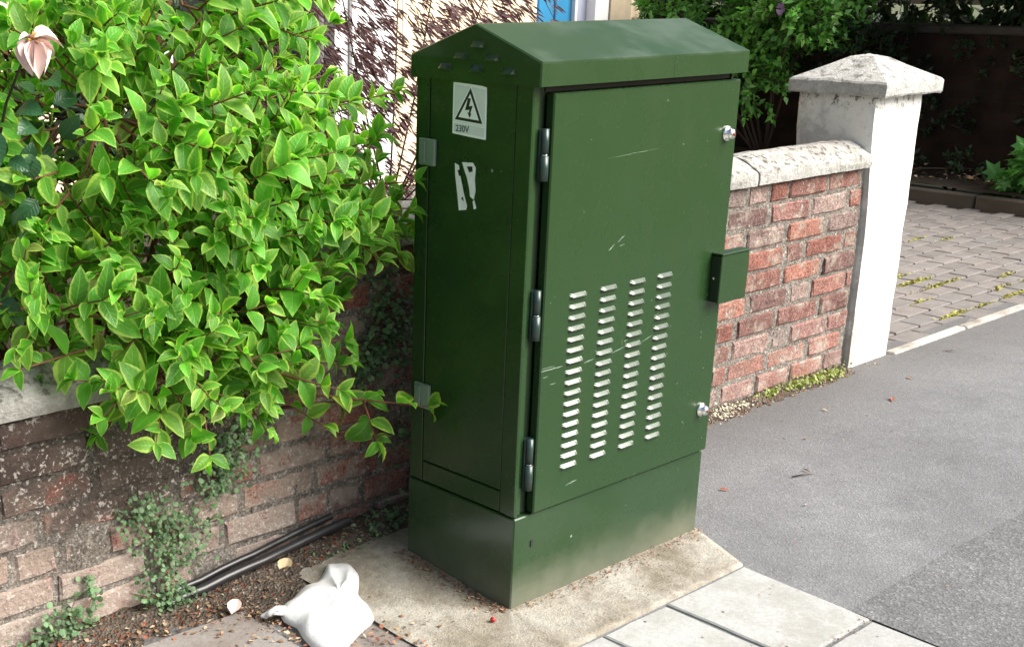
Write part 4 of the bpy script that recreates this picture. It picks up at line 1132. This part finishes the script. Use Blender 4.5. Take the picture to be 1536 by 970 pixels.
MB().add([(-6.3, HY-.3, 5.35), (7.2, HY-.3, 5.35), (7.2, 8.5, 8.3), (-6.3, 8.5, 8.3), (-6.3, 12.3, 5.35), (7.2, 12.3, 5.35)], [(0, 1, 2, 3), (3, 2, 5, 4), (0, 3, 4), (1, 5, 2)]).build('roof', M_slate, hs, (0, 0, 0))
dr = hbox('front_door', (5.615, HY+.06, .0), (6.055, HY+.10, 2.05), M_blue)
for (x0, x1) in ((5.66, 5.815), (5.855, 6.01)):
    for z0, z1 in ((.15, .80), (.92, 1.92)): hbox('door_panel', (x0, HY+.045, z0), (x1, HY+.0595, z1), M_blue, dr, .008)
hbox('side_light', (6.085, HY+.07, .0), (6.248, HY+.09, 2.05), M_lav)
fr = hbox('door_frame', (5.587, HY+.02, 0), (5.612, HY+.14, 2.14), M_wpaint)
hbox('frame_post', (6.058, HY+.02, 0), (6.082, HY+.14, 2.14), M_wpaint, fr); hbox('frame_post', (6.252, HY-.02, 0), (6.415, HY+.14, 2.14), M_wpaint, fr)
hbox('stone_quoin', (6.423, HY-.035, 0), (6.68, HY-.002, 2.6), M_stone)
wi = hbox('window', (2.26, HY+.10, .13), (3.71, HY+.12, 2.29), M_glass)
hbox('window_frame', (3.60, HY-.01, .125), (3.715, HY+.099, 2.295), M_wpaint, wi); hbox('window_frame', (2.255, HY-.01, .125), (2.33, HY+.099, 2.295), M_wpaint, wi)
hbox('window_surround', (3.722, HY-.05, .02), (4.10, HY-.003, 2.5), M_wpaint, wi)
w2 = hbox('window', (-4.18, HY+.10, .76), (-2.22, HY+.12, 2.19), M_glass)
MB().tube([(3.36, HY-.12, 0), (3.36, HY-.12, 5.3)], .045, 12).build('drainpipe', plain('grey_drainpipe', (.26, .26, .27), .4), hs, (0, 0, 0), fixn=False)

# ------------------------------------------------------------------ background: boundary wall, hedge and shrubs on the right
M_dark_brick = NT('shaded_brick')
bt = M_dark_brick.n('ShaderNodeTexBrick'); bt.inputs['Scale'].default_value = 1.0; bt.inputs['Brick Width'].default_value = .225; bt.inputs['Row Height'].default_value = .075; bt.inputs['Mortar Size'].default_value = .006
mpn = M_dark_brick.mapping((1, 1, 1), None, (0, math.radians(90), math.radians(90)))
_p = M_dark_brick.sep(); cmb = M_dark_brick.n('ShaderNodeCombineXYZ'); M_dark_brick.link(_p[1], cmb.inputs[0]); M_dark_brick.link(_p[2], cmb.inputs[1]); M_dark_brick.link(cmb.outputs[0], bt.inputs['Vector'])
bt.inputs['Color1'].default_value = (.026, .015, .011, 1); bt.inputs['Color2'].default_value = (.017, .011, .009, 1); bt.inputs['Mortar'].default_value = (.018, .016, .013, 1)  # the wall's shade is put into these near-black brick colours
M_dark_brick = M_dark_brick.done(M_dark_brick.mix(1, bt.outputs[0], M_dark_brick.ramp(M_dark_brick.noise(6, 5), [(.3, .6), (.7, 1.3)]), 'MULTIPLY'), .95, M_dark_brick.bump(bt.outputs['Fac'], -.6, .01), .15)
bw = empty('boundary_wall', (7.5, 3, 0), 'dark shaded brick boundary wall beyond the driveway', 'wall')
abox('wall_body', (7.4, -2, -.02), (7.63, 9, 1.05), M_dark_brick, bw)
abox('wall_coping', (7.37, -2, 1.051), (7.66, 9, 1.11), plain('dark_coping', (.05, .045, .04), .9, .2, 0, .4, 20, .5), bw, .01)

def bush(name, label, cat, root, bl, mat, n, size, tpl=None, stem_mat=M_bark, group=None, up=.5, w=1.0, flowers=None, trunk=True):
    root = Vector(root); e = empty(name, tuple(root), label, cat, group)
    lm = LeafMass(*(tpl or (LS_V, LS_F, LS_UV))); st_ = MB()
    tot = sum(b[3]*b[4]*b[5] for b in bl)
    for (cx, cy, cz, rx, ry, rz) in bl:
        c = Vector((cx, cy, cz)); k = int(n*rx*ry*rz/tot)
        if trunk: st_.tube([root+rv()*.03, root.lerp(c, .5)+rv()*.08, c], [.012, .008, .004], 6)
        tw_ = max(8, k//14)
        for q in range(tw_):
            v = rv(); v.z = abs(v.z)*.9-.25 if rnd.random() < .5 else v.z; rr = rnd.uniform(.35, 1)**.5
            a = Vector((cx+v.x*rx*rr*.55, cy+v.y*ry*rr*.55, cz+v.z*rz*rr*.55)); b = Vector((cx+v.x*rx*rr, cy+v.y*ry*rr, cz+v.z*rz*rr))+rv()*.04
            st_.tube([a, b], [.004, .002], 4, False)
            for z in range(max(1, k//tw_)):
                p = a.lerp(b, rnd.uniform(.3, 1.08))+rv()*size*.5
                lm.add(p, v*.6+rv()*.8+Vector((0, 0, .1)), Vector((0, 0, up))+v*.5+rv()*.5, size*rnd.uniform(.7, 1.25), w)
    o = link('foliage', lm.mesh('foliage', mat), e, (0, 0, 0)); o['kind'] = 'stuff'
    st_.build('stems', stem_mat, e, (0, 0, 0), fixn=False)
    for (p, s, m_) in (flowers or []):
        pm = leaf_mesh('petal', ovate(4, 1.0, .4, .3, 2), m_)
        bl_ = empty('flower', p); bl_.parent = e; bl_.location = Vector(p)-root
        for a in range(5):
            an = a*1.2566; ob = bpy.data.objects.new('petal', pm); COL.objects.link(ob); ob.parent = bl_
            ob.matrix_local = mat_from(Vector((0, 0, 0)), Vector((math.cos(an)*.5, -.35, math.sin(an))), Vector((-.7, -.7, .3)), s)
    return e
M_mauve = plain('mauve_petal', (.42, .26, .48), .6); M_pinkp = plain('pale_pink_petal', (.75, .50, .45), .6); M_redp = plain('red_petal', (.55, .03, .05), .6)
bush('flowering_shrub', 'bright green leafy shrub with a few flowers behind the gate pillar', 'shrub', (6.75, 3.7, .1),
     [(6.75, 3.7, 1.05, .45, .5, .5), (6.65, 4.1, .85, .40, .4, .45), (6.8, 3.35, 1.25, .4, .4, .35), (6.7, 3.9, 1.6, .5, .6, .35), (6.55, 4.35, .6, .25, .3, .3), (6.42, 3.75, .75, .28, .4, .45), (6.4, 3.3, 1.2, .3, .4, .3), (6.45, 4.4, 1.25, .3, .4, .4)], M_shrub, 11000, .064, None, M_bark, None, .6, 1.0,
     [((6.35, 3.42, 1.22), .05, M_mauve), ((6.45, 3.05, 1.15), .035, M_pinkp), ((6.45, 4.0, .22), .045, M_redp)])
bush('dark_hedge', 'dark evergreen hedge hanging over the boundary wall at the top right', 'hedge', (7.25, 2.4, .1),
     [(7.2, 2.9, 1.45, .42, .6, .45), (7.25, 2.1, 1.5, .4, .6, .40), (7.3, 1.3, 1.5, .4, .6, .4), (7.05, 3.25, .95, .3, .4, .40), (7.3, .4, 1.5, .4, .6, .5), (7.2, 2.5, 2.0, .7, 1.4, .5), (7.6, 2.4, 1.5, .3, 1.5, .5)], M_hedge, 15000, .062, trunk=False)
bush('tall_hedge', 'tall dark hedge rising behind the dark boundary wall', 'hedge', (8.3, 2.5, 0),
     [(8.2, y_, z_, .5, .8, .6) for y_ in (-.5, .6, 1.7, 2.8, 3.9, 5.0, 6.1) for z_ in (.9, 1.7, 2.5)], M_hedge, 30000, .11, trunk=False)
bush('dark_garden_shrub', 'dark green shrub in the front garden behind the variegated shrub', 'shrub', (.0, 2.0, .02),
     [(-.1, 2.0, .9, .5, .4, .6), (.42, 2.1, .8, .28, .35, .6), (-.75, 1.9, .9, .5, .4, .6), (-.1, 2.1, 1.6, .6, .4, .35), (.35, 2.2, 1.35, .25, .3, .35)], M_hedge, 8000, .06)
bush('ivy_covered_shrub', 'dark shrub in deep shade between the house corner and the flowering shrub', 'shrub', (7.1, 4.9, .1),
     [(7.1, 4.9, .9, .35, .5, .7), (7.2, 5.4, 1.3, .4, .6, .8), (7.1, 4.5, .55, .3, .4, .4)], M_hedge, 3200, .07)
bush('red_leaved_shrub', 'small dark red shrub in front of the house corner', 'shrub', (6.55, 4.6, .1), [(6.5, 4.62, .95, .16, .18, .35)], M_maple, 420, .06)
TL = []
V5 = [(0, 0, 0), (.16, .05, .01), (.5, .22, -.03), (.28, .34, .02), (.46, .62, -.04), (.18, .62, .02), (0, 1, -.1), (-.18, .62, .02), (-.46, .62, -.04), (-.28, .34, .02), (-.5, .22, -.03), (-.16, .05, .01), (0, .4, .03)]
F5 = [(12, i, i+1) for i in range(0, 11)]+[(12, 11, 0)]
U5 = [(.5+x*.5, y) for x, y, z in V5]
bush('lobed_leaf_shrub', 'bright green shrub with lobed leaves at the right edge of the driveway', 'shrub', (6.78, 1.62, .1),
     [(6.72, 1.66, .30, .22, .30, .18), (6.9, 1.3, .35, .3, .3, .25), (6.8, 1.9, .16, .14, .14, .08)], M_bright, 520, .115, (V5, F5, U5), M_twig, None, .9)
bush('wall_ivy', 'sparse dark ivy clinging to the boundary wall beyond the driveway', 'ivy', (7.33, 2.6, .12),
     [(7.34, 3.0, .75, .05, .35, .40), (7.34, 2.3, .9, .05, .4, .25), (7.34, 1.9, .6, .05, .3, .3), (7.34, 2.7, .45, .05, .4, .25)], M_hedge, 900, .05, trunk=False)
bush('low_bed_plant', 'low dark plants in the bed at the foot of the boundary wall', 'plant', (6.95, 2.7, .1), [(6.95, 2.75, .2, .2, .35, .12), (7.0, 2.2, .18, .2, .25, .12)], M_hedge, 420, .05)
